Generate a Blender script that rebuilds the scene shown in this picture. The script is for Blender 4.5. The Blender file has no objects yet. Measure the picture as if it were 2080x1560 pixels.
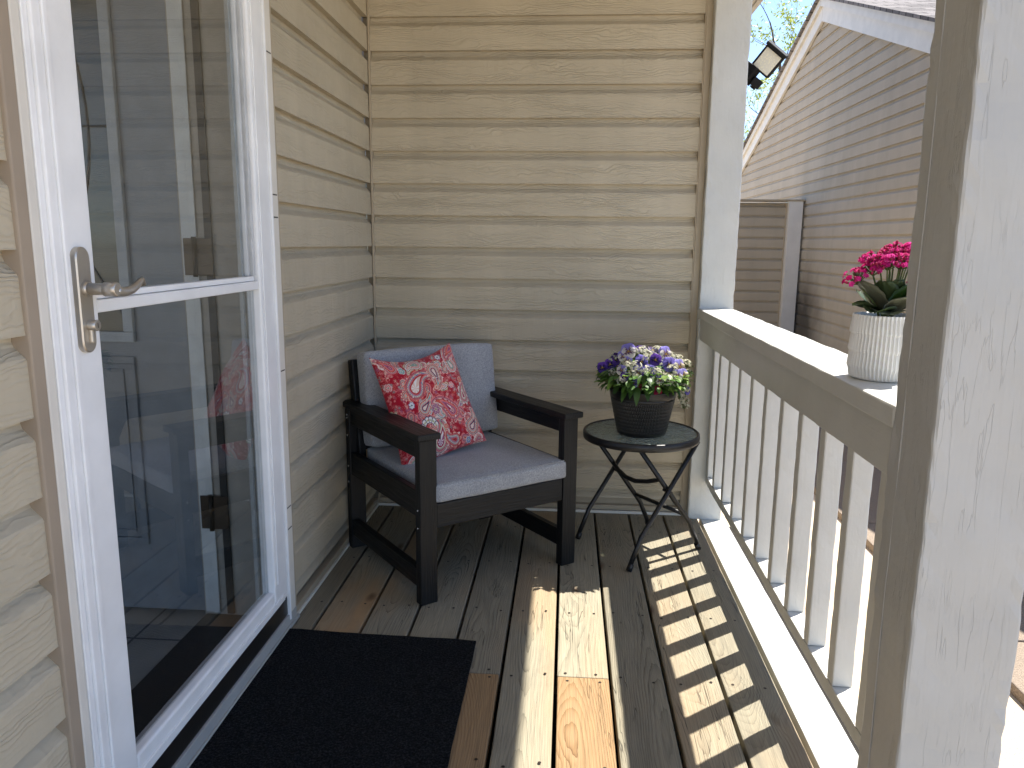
import bpy, bmesh, math, random
import numpy as np
from mathutils import Vector, Matrix, noise
random.seed(7); rng = np.random.default_rng(5)
scn = bpy.context.scene
C = scn.collection
R_ = math.radians

# ------------------------------------------------------------------ camera, sky, sun, exposure
cd = bpy.data.cameras.new('camera'); cam = bpy.data.objects.new('camera', cd); C.objects.link(cam)
CR = Vector((0.99733, 0.07234, 0.00993)); CU = Vector((-0.02283, 0.17976, 0.98344)); CF = Vector((-0.06935, 0.98105, -0.18094))
m = Matrix.Identity(4)
for i in range(3):
    m[i][0] = CR[i]; m[i][1] = CU[i]; m[i][2] = -CF[i]
m.translation = Vector((0.82956, -3.16585, 1.13231))
cam.matrix_world = m
cd.sensor_width = 36; cd.lens = 36*1549.91/2080; cd.clip_start = .02; cd.clip_end = 500
scn.camera = cam
SUN = Vector((.41, .325, 1)).normalized()
w = bpy.data.worlds.new('World'); scn.world = w; w.use_nodes = True
nt = w.node_tree; bg = nt.nodes['Background']
sky = nt.nodes.new('ShaderNodeTexSky'); sky.sky_type = 'NISHITA'; sky.sun_disc = False
sky.sun_elevation = math.asin(SUN.z); sky.sun_rotation = math.atan2(SUN.x, SUN.y)
sky.air_density = .62; sky.dust_density = .05; sky.ozone_density = 2.5
hsv = nt.nodes.new('ShaderNodeHueSaturation'); hsv.inputs['Saturation'].default_value = .95; nt.links.new(sky.outputs[0], hsv.inputs['Color']); nt.links.new(hsv.outputs[0], bg.inputs[0]); bg.inputs[1].default_value = .125
sd = bpy.data.lights.new('sun', 'SUN'); sd.energy = 3.7; sd.angle = R_(.53); sd.color = (1, .95, .87)
so = bpy.data.objects.new('sun', sd); C.objects.link(so)
so.rotation_euler = SUN.to_track_quat('Z', 'Y').to_euler(); so.location = (4, 4, 9)
scn.view_settings.view_transform = 'Standard'; scn.view_settings.look = 'None'
scn.view_settings.exposure = 1.60; scn.view_settings.gamma = 1
scn.render.engine = 'CYCLES'; scn.cycles.max_bounces = 10; scn.cycles.diffuse_bounces = 6
scn.cycles.transparent_max_bounces = 16

# ------------------------------------------------------------------ helpers
def link(o, parent=None):
    C.objects.link(o)
    if parent is not None: o.parent = parent
    return o
def tag(o, label=None, cat=None, group=None, kind=None):
    if label: o['label'] = label
    if cat: o['category'] = cat
    if group: o['group'] = group
    if kind: o['kind'] = kind
    return o
def empty(name, loc=(0, 0, 0), rz=0):
    o = bpy.data.objects.new(name, None); o.empty_display_size = .1
    C.objects.link(o); o.location = loc; o.rotation_euler = (0, 0, rz); return o
def obj(name, bm, mats, parent=None, smooth=False):
    me = bpy.data.meshes.new(name); bm.normal_update(); bm.to_mesh(me); bm.free()
    if not isinstance(mats, (list, tuple)): mats = [mats]
    for x in mats: me.materials.append(x)
    if smooth:
        me.polygons.foreach_set('use_smooth', [True]*len(me.polygons))
    o = bpy.data.objects.new(name, me); return link(o, parent)
def box(bm, x0, x1, y0, y1, z0, z1, bev=0, M=None, mat=0, seg=2):
    r = bmesh.ops.create_cube(bm, size=1)
    vs = r['verts']
    bmesh.ops.scale(bm, vec=(x1-x0, y1-y0, z1-z0), verts=vs)
    bmesh.ops.translate(bm, vec=((x0+x1)/2, (y0+y1)/2, (z0+z1)/2), verts=vs)
    fs = list({f for v in vs for f in v.link_faces})
    for f in fs: f.material_index = mat
    if bev:
        es = list({e for v in vs for e in v.link_edges})
        rr = bmesh.ops.bevel(bm, geom=es, offset=bev, segments=seg, affect='EDGES', profile=.5)
        vs = list({v for f in rr['faces'] for v in f.verts} | {v for v in vs if v.is_valid})
        for f in rr['faces']: f.material_index = mat
    if M is not None: bmesh.ops.transform(bm, matrix=M, verts=vs)
    return vs
def grid_box(bm, x0, x1, y0, y1, z0, z1, step=.02, bev=.004, amp=.0012, sc=14, seed=0):
    """a timber with rounded uneven edges: subdivided box displaced a little"""
    nx, ny, nz = [max(1, min(90, round(abs(b-a)/step))) for a, b in ((x0, x1), (y0, y1), (z0, z1))]
    vs = box(bm, x0, x1, y0, y1, z0, z1, bev)
    for ax, n, a, b in ((0, nx, x0, x1), (1, ny, y0, y1), (2, nz, z0, z1)):
        for k in range(1, n):
            co = [0, 0, 0]; no = [0, 0, 0]; co[ax] = a+(b-a)*k/n; no[ax] = 1
            geom = list(bm.verts)+list(bm.edges)+list(bm.faces)
            bmesh.ops.bisect_plane(bm, geom=geom, plane_co=co, plane_no=no, dist=1e-5)
    bm.normal_update()
    for v in bm.verts:
        c = v.co; n = v.normal
        edge = sum(1 for q, a, b in ((c.x, x0, x1), (c.y, y0, y1), (c.z, z0, z1)) if min(abs(q-a), abs(q-b)) < bev*1.2) >= 2
        d = noise.noise(Vector((c.x*sc+seed, c.y*sc, c.z*sc)))*amp + noise.noise(Vector((c.x*60, c.y*60+seed, c.z*60)))*amp*(1.1 if edge else .3)
        v.co += n*d
def tube(bm, pts, r, n=8, mat=0, cap=True):
    pts = [Vector(p) for p in pts]; rs = r if isinstance(r, (list, tuple)) else [r]*len(pts)
    rings = []; up = None
    for i, p in enumerate(pts):
        t = (pts[min(i+1, len(pts)-1)]-pts[max(i-1, 0)])
        if t.length < 1e-9: t = Vector((0, 0, 1))
        t.normalize()
        if up is None:
            up = t.orthogonal().normalized()
        else:
            up = (up - t*up.dot(t))
            up = up.normalized() if up.length > 1e-6 else t.orthogonal().normalized()
        s = t.cross(up)
        rings.append([bm.verts.new(p + (up*math.cos(2*math.pi*k/n)+s*math.sin(2*math.pi*k/n))*rs[i]) for k in range(n)])
    for a, b in zip(rings, rings[1:]):
        for k in range(n):
            f = bm.faces.new((a[k], a[(k+1) % n], b[(k+1) % n], b[k])); f.material_index = mat; f.smooth = True
    if cap:
        for rg in (rings[0][::-1], rings[-1]):
            f = bm.faces.new(rg); f.material_index = mat
def lathe(bm, prof, n=48, cx=0, cy=0, mat=0, fn=None, uv=True, sm=True):
    L = bm.loops.layers.uv.verify() if uv else None
    rings = []
    for r, z in prof:
        rings.append([bm.verts.new((cx+(r+(fn(2*math.pi*k/n, r, z) if fn else 0))*math.cos(2*math.pi*k/n),
                                    cy+(r+(fn(2*math.pi*k/n, r, z) if fn else 0))*math.sin(2*math.pi*k/n), z)) for k in range(n)])
    ln = [0]
    for (a, b), (c, d) in zip(prof, prof[1:]): ln.append(ln[-1]+math.hypot(c-a, d-b))
    for i in range(len(rings)-1):
        for k in range(n):
            k2 = (k+1) % n
            try: f = bm.faces.new((rings[i][k], rings[i][k2], rings[i+1][k2], rings[i+1][k]))
            except ValueError: continue
            f.smooth = sm; f.material_index = mat
            if uv:
                for lp, (uu, vv) in zip(f.loops, ((k, i), (k+1, i), (k+1, i+1), (k, i+1))): lp[L].uv = (uu/n, ln[vv])
    return rings
def sweep_profile(bm, prof, axis, a0, a1, nseg=1, org=(0, 0)):
    """prof: list of (out, z); swept along x (out -> -y) or y (out -> +x)"""
    rows = []
    for s in range(nseg+1):
        a = a0+(a1-a0)*s/nseg
        rows.append([bm.verts.new((a, org[1]-o, z) if axis == 'x' else (org[0]+o, a, z)) for o, z in prof])
    for r0, r1 in zip(rows, rows[1:]):
        for i in range(len(prof)-1):
            q = (r0[i], r1[i], r1[i+1], r0[i+1])
            bm.faces.new(q if axis == 'x' else q[::-1])

# ------------------------------------------------------------------ node material helpers
class MB:
    def __init__(s, name, color=(.5, .5, .5), rough=.6, spec=.5, metal=0):
        s.m = bpy.data.materials.new(name); s.m.use_nodes = True; s.t = s.m.node_tree
        s.b = s.t.nodes['Principled BSDF']; s.out = s.t.nodes['Material Output']
        s.b.inputs['Base Color'].default_value = (*color, 1); s.b.inputs['Roughness'].default_value = rough
        s.b.inputs['Specular IOR Level'].default_value = spec; s.b.inputs['Metallic'].default_value = metal
        s._c = None
    def n(s, typ, **kw):
        nd = s.t.nodes.new(typ)
        for k, v in kw.items(): setattr(nd, k, v)
        return nd
    def L(s, a, b): s.t.links.new(a, b)
    def val(s, nd, i, v):
        if hasattr(v, 'links') or hasattr(v, 'is_output'): s.L(v, nd.inputs[i])
        else: nd.inputs[i].default_value = v
    def coord(s):
        if s._c is None: s._c = s.n('ShaderNodeTexCoord').outputs['Object']
        return s._c
    def xyz(s, v=None):
        nd = s.n('ShaderNodeSeparateXYZ'); s.L(v or s.coord(), nd.inputs[0]); return nd.outputs
    def comb(s, x, y, z):
        nd = s.n('ShaderNodeCombineXYZ')
        for i, v in enumerate((x, y, z)): s.val(nd, i, v)
        return nd.outputs[0]
    def m_(s, op, a, b=None, c=None, clamp=False):
        nd = s.n('ShaderNodeMath', operation=op); nd.use_clamp = clamp
        s.val(nd, 0, a)
        if b is not None: s.val(nd, 1, b)
        if c is not None: s.val(nd, 2, c)
        return nd.outputs[0]
    def noise(s, vec=None, scale=5, detail=3, rough=.5, dist=0):
        nd = s.n('ShaderNodeTexNoise'); s.L(vec or s.coord(), nd.inputs['Vector'])
        nd.inputs['Scale'].default_value = scale; nd.inputs['Detail'].default_value = detail
        nd.inputs['Roughness'].default_value = rough; nd.inputs['Distortion'].default_value = dist
        return nd.outputs[0]
    def voro(s, vec=None, scale=5, feature='F1', out='Distance'):
        nd = s.n('ShaderNodeTexVoronoi', feature=feature); s.L(vec or s.coord(), nd.inputs['Vector'])
        nd.inputs['Scale'].default_value = scale; return nd.outputs[out]
    def ramp(s, f, stops, interp='LINEAR'):
        nd = s.n('ShaderNodeValToRGB'); s.L(f, nd.inputs[0]); r = nd.color_ramp; r.interpolation = interp
        while len(r.elements) < len(stops): r.elements.new(.5)
        for e, (p, c) in zip(r.elements, stops):
            e.position = p; e.color = (*c, 1) if isinstance(c, tuple) else (c, c, c, 1)
        return nd.outputs[0]
    def mix(s, f, a, b, mode='MIX'):
        nd = s.n('ShaderNodeMix', data_type='RGBA', blend_type=mode)
        s.val(nd, 0, f)
        for i, v in ((6, a), (7, b)):
            if isinstance(v, tuple): nd.inputs[i].default_value = (*v, 1)
            else: s.L(v, nd.inputs[i])
        return nd.outputs[2]
    def remap(s, v, a, b, c=0, d=1):
        nd = s.n('ShaderNodeMapRange'); s.L(v, nd.inputs[0])
        for i, q in enumerate((a, b, c, d)): nd.inputs[i+1].default_value = q
        return nd.outputs[0]
    def bump(s, h, dist=.001, strength=1.0, prev=None):
        nd = s.n('ShaderNodeBump'); s.L(h, nd.inputs['Height']); nd.inputs['Distance'].default_value = dist
        nd.inputs['Strength'].default_value = strength
        if prev is not None: s.L(prev, nd.inputs['Normal'])
        s.L(nd.outputs[0], s.b.inputs['Normal']); return nd.outputs[0]
    def col(s, c): s.L(c, s.b.inputs['Base Color'])
    def rgh(s, c): s.L(c, s.b.inputs['Roughness'])

LIP0, CRS = .110, .126
def siding_mat(name, axis, base, emb=1.0, stain=False, org=(0, 0, 0)):
    b = MB(name, base, .55, .2)
    X, Y, Z = [b.m_('ADD', q, o_) for q, o_ in zip(b.xyz(), org)]
    a = X if axis == 'x' else Y
    c = b.m_('FLOOR', b.m_('DIVIDE', b.m_('SUBTRACT', Z, LIP0), CRS))
    off = b.m_('MULTIPLY', c, 7.31)
    aa = b.m_('ADD', a, off)
    v1 = b.comb(b.m_('MULTIPLY', aa, 4.0), b.m_('MULTIPLY', Z, 11.0), off)
    n1 = b.noise(v1, 1.0, 3, .55, .2)
    v2 = b.comb(b.m_('MULTIPLY', aa, 22), b.m_('MULTIPLY', Z, 40.0), off)
    n2 = b.noise(v2, 1.0, 2, .5)
    f = b.m_('ADD', b.m_('MULTIPLY', Z, 95), b.m_('ADD', b.m_('MULTIPLY', n1, 8.5), b.m_('MULTIPLY', n2, 1.6)))
    rdg = b.m_('POWER', b.m_('ABSOLUTE', b.m_('SINE', b.m_('MULTIPLY', f, math.pi))), 5.0)
    mask = b.remap(b.noise(b.comb(b.m_('MULTIPLY', aa, 3), b.m_('MULTIPLY', Z, 25), off), 1, 2), .38, .6)
    rdg = b.m_('MULTIPLY', rdg, b.m_('ADD', b.m_('MULTIPLY', mask, .8), .2))
    # vertical saw marks in patches
    sm = b.m_('POWER', b.noise(b.comb(b.m_('MULTIPLY', aa, 75), b.m_('MULTIPLY', Z, 2.5), off), 1, 1), 2)
    smk = b.remap(b.noise(b.comb(b.m_('MULTIPLY', aa, 5), b.m_('MULTIPLY', Z, 8), 3.0), 1, 1), .48, .62)
    h = b.m_('ADD', rdg, b.m_('MULTIPLY', b.m_('MULTIPLY', sm, smk), 1.4))
    h = b.m_('ADD', h, b.m_('MULTIPLY', b.noise(None, 500, 1), .12))
    b.bump(h, .0016*emb, 1.0)
    v = b.remap(b.noise(None, 2.2, 3), .3, .7, .94, 1.05)
    stk = b.remap(b.noise(b.comb(b.m_('MULTIPLY', a, 6.5), b.m_('MULTIPLY', Z, .7), 1.0), 1, 4, .6), .3, .7, .93, 1.04); v = b.m_('MULTIPLY', v, stk)
    pc = b.remap(b.noise(b.comb(off, 0.0, 0.0), 3.7, 0), .3, .7, .96, 1.04)
    colr = b.mix(1.0, base, b.comb(v, v, v), 'MULTIPLY')
    colr = b.mix(1.0, colr, b.comb(pc, pc, pc), 'MULTIPLY')
    colr = b.mix(b.m_('MULTIPLY', rdg, .12*emb), colr, tuple(q*.5 for q in base))
    if stain:
        sx = b.m_('SUBTRACT', Y, 6.05); sz = b.m_('SUBTRACT', Z, .12)
        d = b.m_('SQRT', b.m_('ADD', b.m_('POWER', b.m_('MULTIPLY', sx, .85), 2), b.m_('POWER', b.m_('MULTIPLY', sz, .8), 2)))
        st = b.m_('SUBTRACT', 1.0, b.m_('ADD', d, b.m_('MULTIPLY', b.noise(None, 3, 4), .5)))
        st = b.remap(st, 0, .5, 0, .85)
        run = b.m_('MULTIPLY', b.remap(b.noise(b.comb(0.0, b.m_('MULTIPLY', Y, 4), b.m_('MULTIPLY', Z, .5)), 1, 3), .5, .75, 0, .35), b.remap(Y, 4.5, 6, 0, 1))
        run = b.m_('MULTIPLY', run, b.remap(Z, .8, 1.6, 1, 0))
        colr = b.mix(b.m_('MAXIMUM', st, run, clamp=True), colr, (.06, .055, .05))
    b.col(colr)
    b.rgh(b.remap(b.noise(None, 30, 3), .3, .7, .45, .62) if not stain else b.remap(b.noise(None, 30, 3), .3, .7, .75, .9))
    if stain: b.b.inputs['Specular IOR Level'].default_value = .06
    return b.m
SID = (.505, .44, .325)
M_sid_x = siding_mat('siding_back', 'x', SID)
M_sid_y = siding_mat('siding_side', 'y', SID, .62)
M_sid_n = siding_mat('siding_neighbour', 'y', (.47, .42, .345), .35, True, (3.6, 6.1, -.35))
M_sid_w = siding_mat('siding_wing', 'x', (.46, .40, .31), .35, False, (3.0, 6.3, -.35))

def trim_mat(name, base, rough=.5):
    b = MB(name, base, rough, .4)
    v = b.remap(b.noise(None, 9, 4), .3, .7, .93, 1.05)
    b.col(b.mix(1.0, base, b.comb(v, v, v), 'MULTIPLY')); b.bump(b.noise(None, 120, 2), .0003, .6)
    return b.m
M_trim = trim_mat('beige_vinyl_trim', (.42, .35, .25))
M_white = trim_mat('white_painted_metal', (.87, .87, .86), .32)
M_cream = trim_mat('cream_painted_wood', (.74, .70, .62), .5)
M_brown = trim_mat('taupe_painted_wood', (.36, .29, .215), .55)
M_alu = trim_mat('dull_aluminium', (.42, .42, .40), .35)
M_bronze = trim_mat('dark_bronze', (.018, .016, .014), .3)

def paint_mat(name, base, rough=.42, crack=.5, amp=1.0):
    """thick white paint over rough-sawn timber, grain running along Z (or Y for rails)"""
    b = MB(name, base, rough, .5)
    X, Y, Z = b.xyz()
    return b, X, Y, Z
def painted(name, axis, base=(.59, .592, .555), crack=.6, amp=1.0):
    b, X, Y, Z = paint_mat(name, base)
    if axis == 'z': g = b.comb(b.m_('MULTIPLY', X, 60), b.m_('MULTIPLY', Y, 60), b.m_('MULTIPLY', Z, 7)); cr = b.comb(b.m_('MULTIPLY', X, 120), b.m_('MULTIPLY', Y, 120), b.m_('MULTIPLY', Z, 9))
    else: g = b.comb(b.m_('MULTIPLY', X, 60), b.m_('MULTIPLY', Y, 7), b.m_('MULTIPLY', Z, 60)); cr = b.comb(b.m_('MULTIPLY', X, 120), b.m_('MULTIPLY', Y, 17), b.m_('MULTIPLY', Z, 120))
    n1 = b.noise(g, 1, 4, .6, .6)
    n2 = b.noise(None, 90, 3)
    wv = b.m_('SINE', b.m_('MULTIPLY', b.m_('ADD', b.noise(g, .35, 2, .5, .4), 0.0), 60))
    h = b.m_('ADD', b.m_('ADD', b.m_('MULTIPLY', n1, .8), b.m_('MULTIPLY', n2, .6)), b.m_('MULTIPLY', wv, .07))
    c1 = b.noise(cr, .42, 3, .55, .3)
    ck = b.remap(b.m_('ABSOLUTE', b.m_('SUBTRACT', c1, .5)), 0, .0075, 1, 0)
    cx_ = b.noise(cr, 1.5, 2, .5, .0); ck2 = b.m_('MULTIPLY', b.remap(b.m_('ABSOLUTE', b.m_('SUBTRACT', cx_, .5)), 0, .018, 1, 0), .45)
    reg = b.remap(b.noise(None, 6, 4, .6), .45, .57, 0, 1); reg2 = b.remap(b.noise(None, 11, 3), .55, .65, 0, 1)
    ck = b.m_('MAXIMUM', b.m_('MULTIPLY', ck, reg), b.m_('MULTIPLY', ck2, reg2))
    h = b.m_('SUBTRACT', h, b.m_('MULTIPLY', ck, 1.3*crack))
    b.bump(h, .0010*amp, 1.0)
    v = b.remap(b.noise(None, 7, 4), .3, .7, .93, 1.03)
    c = b.mix(1.0, base, b.comb(v, v, v), 'MULTIPLY')
    c = b.mix(b.m_('MULTIPLY', ck, .32*crack), c, (.25, .23, .2))
    dirt = b.m_('MULTIPLY', b.remap(b.noise(None, 24, 5, .7), .62, .78, 0, 1), .25)
    c = b.mix(dirt, c, (.42, .39, .34))
    b.col(c); return b.m
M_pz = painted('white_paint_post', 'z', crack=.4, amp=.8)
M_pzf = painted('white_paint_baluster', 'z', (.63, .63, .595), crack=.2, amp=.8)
M_pzn = painted('dimmed_paint_near_post', 'z', (.45, .45, .43), crack=.6, amp=.6)  # darker copy of the white post paint, shade put into the colour
M_py = painted('white_paint_rail', 'y', crack=.15, amp=.7)
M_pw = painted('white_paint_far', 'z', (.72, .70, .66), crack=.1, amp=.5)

def wood_mat(name, cols, fresh=False):
    """weathered deck timber; Col attribute r = per-board random, grain along Y"""
    b = MB(name, (.3, .3, .3), .75, .3)
    at = b.n('ShaderNodeAttribute'); at.attribute_name = 'board'
    rnd = b.xyz(at.outputs['Color'])
    X, Y, Z = b.xyz()
    o = b.m_('MULTIPLY', rnd[0], 37.0)
    yy = b.m_('ADD', Y, o)
    bc = b.n('ShaderNodeAttribute'); bc.attribute_name = 'centre'
    xl = b.m_('SUBTRACT', X, bc.outputs['Fac'])
    lx = b.m_('ADD', X, b.m_('MULTIPLY', rnd[0], .31))
    # knots
    kv = b.comb(b.m_('MULTIPLY', lx, 7), b.m_('MULTIPLY', yy, 3.0), o)
    vn = b.n('ShaderNodeTexVoronoi', feature='F1'); b.L(kv, vn.inputs['Vector']); vn.inputs['Scale'].default_value = .85; vn.inputs['Randomness'].default_value = 1
    kd = b.m_('ADD', vn.outputs['Distance'], b.m_('MULTIPLY', b.m_('SUBTRACT', b.noise(b.comb(b.m_('MULTIPLY', lx, 34), b.m_('MULTIPLY', yy, 15), o), 1, 2), .5), .07))
    kb = b.m_('EXPONENT', b.m_('MULTIPLY', b.m_('POWER', kd, 2), -26))
    # growth rings cut along the log: distance from a pith line that wanders under the board
    w1 = b.noise(b.comb(o, b.m_('MULTIPLY', yy, .8), 0.0), 1, 2, .5); w2 = b.noise(b.comb(b.m_('MULTIPLY', yy, .55), o, 3.0), 1, 2, .5)
    px_ = b.m_('SUBTRACT', xl, b.m_('ADD', b.m_('MULTIPLY', b.m_('SUBTRACT', rnd[0], .5), .11), b.m_('MULTIPLY', b.m_('SUBTRACT', w1, .5), .10)))
    dp = b.m_('ADD', .004, b.m_('MULTIPLY', b.m_('POWER', w2, 2), .26))
    rr = b.m_('SQRT', b.m_('ADD', b.m_('POWER', px_, 2), b.m_('POWER', dp, 2)))
    f = b.m_('ADD', b.m_('MULTIPLY', rr, 215), b.m_('MULTIPLY', kb, 4.2))
    f = b.m_('ADD', f, b.m_('MULTIPLY', b.noise(b.comb(b.m_('MULTIPLY', lx, 26), b.m_('MULTIPLY', yy, 4.5), o), 1, 3, .55), 1.5))
    f = b.m_('ADD', f, b.m_('MULTIPLY', b.noise(b.comb(b.m_('MULTIPLY', lx, 160), b.m_('MULTIPLY', yy, 9), o), 1, 2), .35))
    s = b.m_('FRACT', f)
    ring = b.m_('MULTIPLY', b.m_('POWER', s, 3.0), b.remap(b.noise(b.comb(b.m_('MULTIPLY', lx, 20), b.m_('MULTIPLY', yy, 2), o), 1, 2), .35, .65, .35, 1))
    fine = b.noise(b.comb(b.m_('MULTIPLY', lx, 420), b.m_('MULTIPLY', yy, 9), o), 1, 3, .6)
    c = b.ramp(ring, [(0, cols[0]), (.5, cols[1]), (1, cols[2])])
    fv = b.remap(fine, .3, .7, .74, 1.18)
    c = b.mix(1.0, c, b.comb(fv, fv, fv), 'MULTIPLY')
    tone = b.remap(rnd[1], 0, 1, .78, 1.18)
    c = b.mix(1.0, c, b.comb(tone, tone, tone), 'MULTIPLY')
    if not fresh:
        c = b.mix(b.m_('MULTIPLY', b.remap(b.noise(b.comb(b.m_('MULTIPLY', lx, 6), b.m_('MULTIPLY', yy, 1.4), o), 1, 4), .48, .68), b.m_('ADD', b.m_('MULTIPLY', rnd[2], .9), .1)), c, (.42, .26, .125))
        bl = b.remap(b.noise(b.comb(b.m_('MULTIPLY', lx, 14), b.m_('MULTIPLY', yy, 4), o), 1, 5, .65), .55, .8, 0, .45)
        c = b.mix(bl, c, (.13, .115, .09))
    kn = b.remap(kd, .05, .12, 1, 0)
    c = b.mix(b.m_('MULTIPLY', kn, .8), c, (.10, .055, .03) if not fresh else (.15, .055, .02))
    # checks: thin black splits along grain
    ckn = b.noise(b.comb(b.m_('MULTIPLY', lx, 55), b.m_('MULTIPLY', yy, 2.2), o), 1, 2, .5, .8)
    ck = b.m_('MULTIPLY', b.remap(b.m_('ABSOLUTE', b.m_('SUBTRACT', ckn, .5)), 0, .012, 1, 0), b.remap(b.noise(b.comb(b.m_('MULTIPLY', lx, 12), b.m_('MULTIPLY', yy, 3), o), 1, 2), .54, .6, 0, 1))
    c = b.mix(b.m_('MULTIPLY', ck, .75 if not fresh else .3), c, (.03, .025, .02))
    b.col(c)
    h = b.m_('SUBTRACT', b.m_('ADD', b.m_('MULTIPLY', ring, -.5), b.m_('MULTIPLY', fine, .6)), b.m_('MULTIPLY', ck, 1.5))
    b.bump(h, .0012, .9)
    b.rgh(b.remap(fine, .3, .7, .62, .85))
    return b.m
M_deck = wood_mat('weathered_deck_wood', [(.285, .256, .186), (.235, .21, .151), (.098, .086, .064)])
M_fresh = wood_mat('fresh_deck_wood', [(.33, .215, .11), (.26, .155, .07), (.12, .06, .025)], True)

def plain(name, col, rough=.5, spec=.5, metal=0, bsc=None, bd=.0004):
    b = MB(name, col, rough, spec, metal)
    v = b.remap(b.noise(None, 18, 3), .3, .7, .88, 1.1)
    b.col(b.mix(1.0, col, b.comb(v, v, v), 'MULTIPLY'))
    if bsc: b.bump(b.noise(None, bsc, 3), bd, 1)
    return b.m
def attr_mat(name, rough=.6, trans=0, spec=.3, bsc=None, bd=.0003, attr='Col'):
    b = MB(name, (.5, .5, .5), rough, spec)
    at = b.n('ShaderNodeAttribute'); at.attribute_name = attr
    b.col(at.outputs['Color'])
    if bsc: b.bump(b.noise(None, bsc, 3), bd, 1)
    if trans:
        tr = b.n('ShaderNodeBsdfTranslucent'); b.L(at.outputs['Color'], tr.inputs[0])
        mx = b.n('ShaderNodeMixShader'); mx.inputs[0].default_value = trans
        b.L(b.b.outputs[0], mx.inputs[1]); b.L(tr.outputs[0], mx.inputs[2]); b.L(mx.outputs[0], b.out.inputs[0])
    return b.m
M_screw = plain('rusty_screw', (.035, .025, .02), .5, .5, .6)
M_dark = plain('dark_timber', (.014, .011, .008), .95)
M_leaf = attr_mat('leaf', .45, .35, .5)
M_petal = attr_mat('petal', .6, .4, .25)
M_soil = plain('soil', (.03, .02, .013), .95, .2, 0, 120, .004)

# ================================================================== GROUND
b = MB('concrete_ground', (.5, .42, .33), .85, .3)
X, Y, Z = b.xyz()
n = b.noise(None, 1.4, 5); g = b.noise(None, 160, 3, .7)
c = b.ramp(g, [(.3, (.38, .30, .21)), (.5, (.60, .49, .36)), (.7, (.74, .62, .48))])
v = b.remap(n, .3, .7, .85, 1.1); c = b.mix(1.0, c, b.comb(v, v, v), 'MULTIPLY')
b.col(c); b.bump(g, .002, .8)
bm = bmesh.new(); S = 150
vs = [bm.verts.new((x, y, -.35)) for x, y in ((-S, -S), (S, -S), (S, S), (-S, S))]; bm.faces.new(vs)
tag(obj('ground', bm, b.m), kind='structure')
# slab walk beside the porch, in joined slabs
bm = bmesh.new()
for i in range(-6, 9):
    box(bm, 2.36, 3.58, i*1.22-.4+.006, (i+1)*1.22-.4-.006, -.36, -.31, .006)
bs = MB('brown_slab', (.22, .17, .13), .85, .3)
g = bs.noise(None, 210, 3, .7); bs.col(bs.ramp(g, [(.3, (.13, .10, .08)), (.5, (.25, .20, .155)), (.72, (.42, .35, .28))])); bs.bump(g, .002, .8)
tag(obj('path', bm, bs.m), kind='structure')

# ================================================================== DECK
G0, PITCH, GAP = .097, .145, .0088
JOISTS = [-.225, -.585, -.945, -1.305, -1.665, -2.03, -2.39, -2.75, -3.1]
bm = bmesh.new()
colr = bm.verts.layers.float_color.new('board'); cenl = bm.verts.layers.float.new('centre')
def board(x0, x1, y0, y1, mat=0, tone=None, warm=None, dz=0):
    vs = box(bm, x0, x1, y0, y1, -.036+dz, dz, .0032, mat=mat)
    c = (random.random(), random.random() if tone is None else tone, random.random() if warm is None else warm, 1)
    for v in vs: v[colr] = c; v[cenl] = (x0+x1)/2
spec = {0: (.25, .0), 1: (.6, .9), 2: (.5, .6), 3: (.7, .25), 4: (.45, .1), 5: (.8, .35), 6: (.9, .2), 7: (.42, .1), 8: (.6, .2), 9: (.42, .2)}
for k in range(-1, 9):
    x0 = .002 if k < 0 else G0+k*PITCH+GAP/2; x1 = G0+(k+1)*PITCH-GAP/2
    tone, warm = spec[k+1]
    dz = random.uniform(-.0012, .0012)
    if k in (3, 5):
        board(x0, x1, -1.303, -.022, 0, tone, warm, dz)
        board(x0+.001, x1-(.0 if k == 5 else .001), -3.6, -1.3055, 1, .5, 0, dz+.001)
    else:
        board(x0, x1, -3.6, -.022, 0, tone, warm, dz)
# screws
for k in range(-1, 9):
    x0 = 0 if k < 0 else G0+k*PITCH; x1 = G0+(k+1)*PITCH
    for j in JOISTS:
        for q in (.22, .78):
            yy = [j+random.uniform(-.012, .012)]
            if k in (3, 5) and abs(j+1.305) < .01: yy = [j+.016, j-.02]
            for y in yy:
                r = bmesh.ops.create_circle(bm, cap_ends=True, segments=8, radius=.0042)
                bmesh.ops.translate(bm, vec=(x0+(x1-x0)*q+random.uniform(-.006, .006), y, .0022), verts=r['verts'])
                for f in {f for v in r['verts'] for f in v.link_faces}: f.material_index = 2
# joists and fascia below
for j in JOISTS: box(bm, .02, 1.49, j-.019, j+.019, -.2, -.040, mat=3)
tag(obj('deck_floor', bm, [M_deck, M_fresh, M_screw, M_dark]), kind='structure')
bm = bmesh.new()
grid_box(bm, 1.410, 1.512, -3.6, -.03, -.036, .001, .05, .003, .0008)
tag(obj('deck_edge_board', bm, M_py), 'white painted plank edging the deck under the balusters', 'edge board', kind='structure')
bm = bmesh.new(); box(bm, -.1, 1.51, -3.6, .0, -.36, -.33)  # dark sheet added under the deck as shade for the board gaps
tag(obj('underdeck_shade', bm, plain('underdeck_black', (.012, .010, .008), .95)), 'dark sheet standing in for shade under the deck boards', 'soil', kind='structure')
bm = bmesh.new()
box(bm, 1.515, 1.55, -3.6, -.03, -.34, -.04, .002)
tag(obj('deck_skirt', bm, M_dark), 'dark skirt board below the deck edge', 'skirt board', kind='structure')

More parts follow.
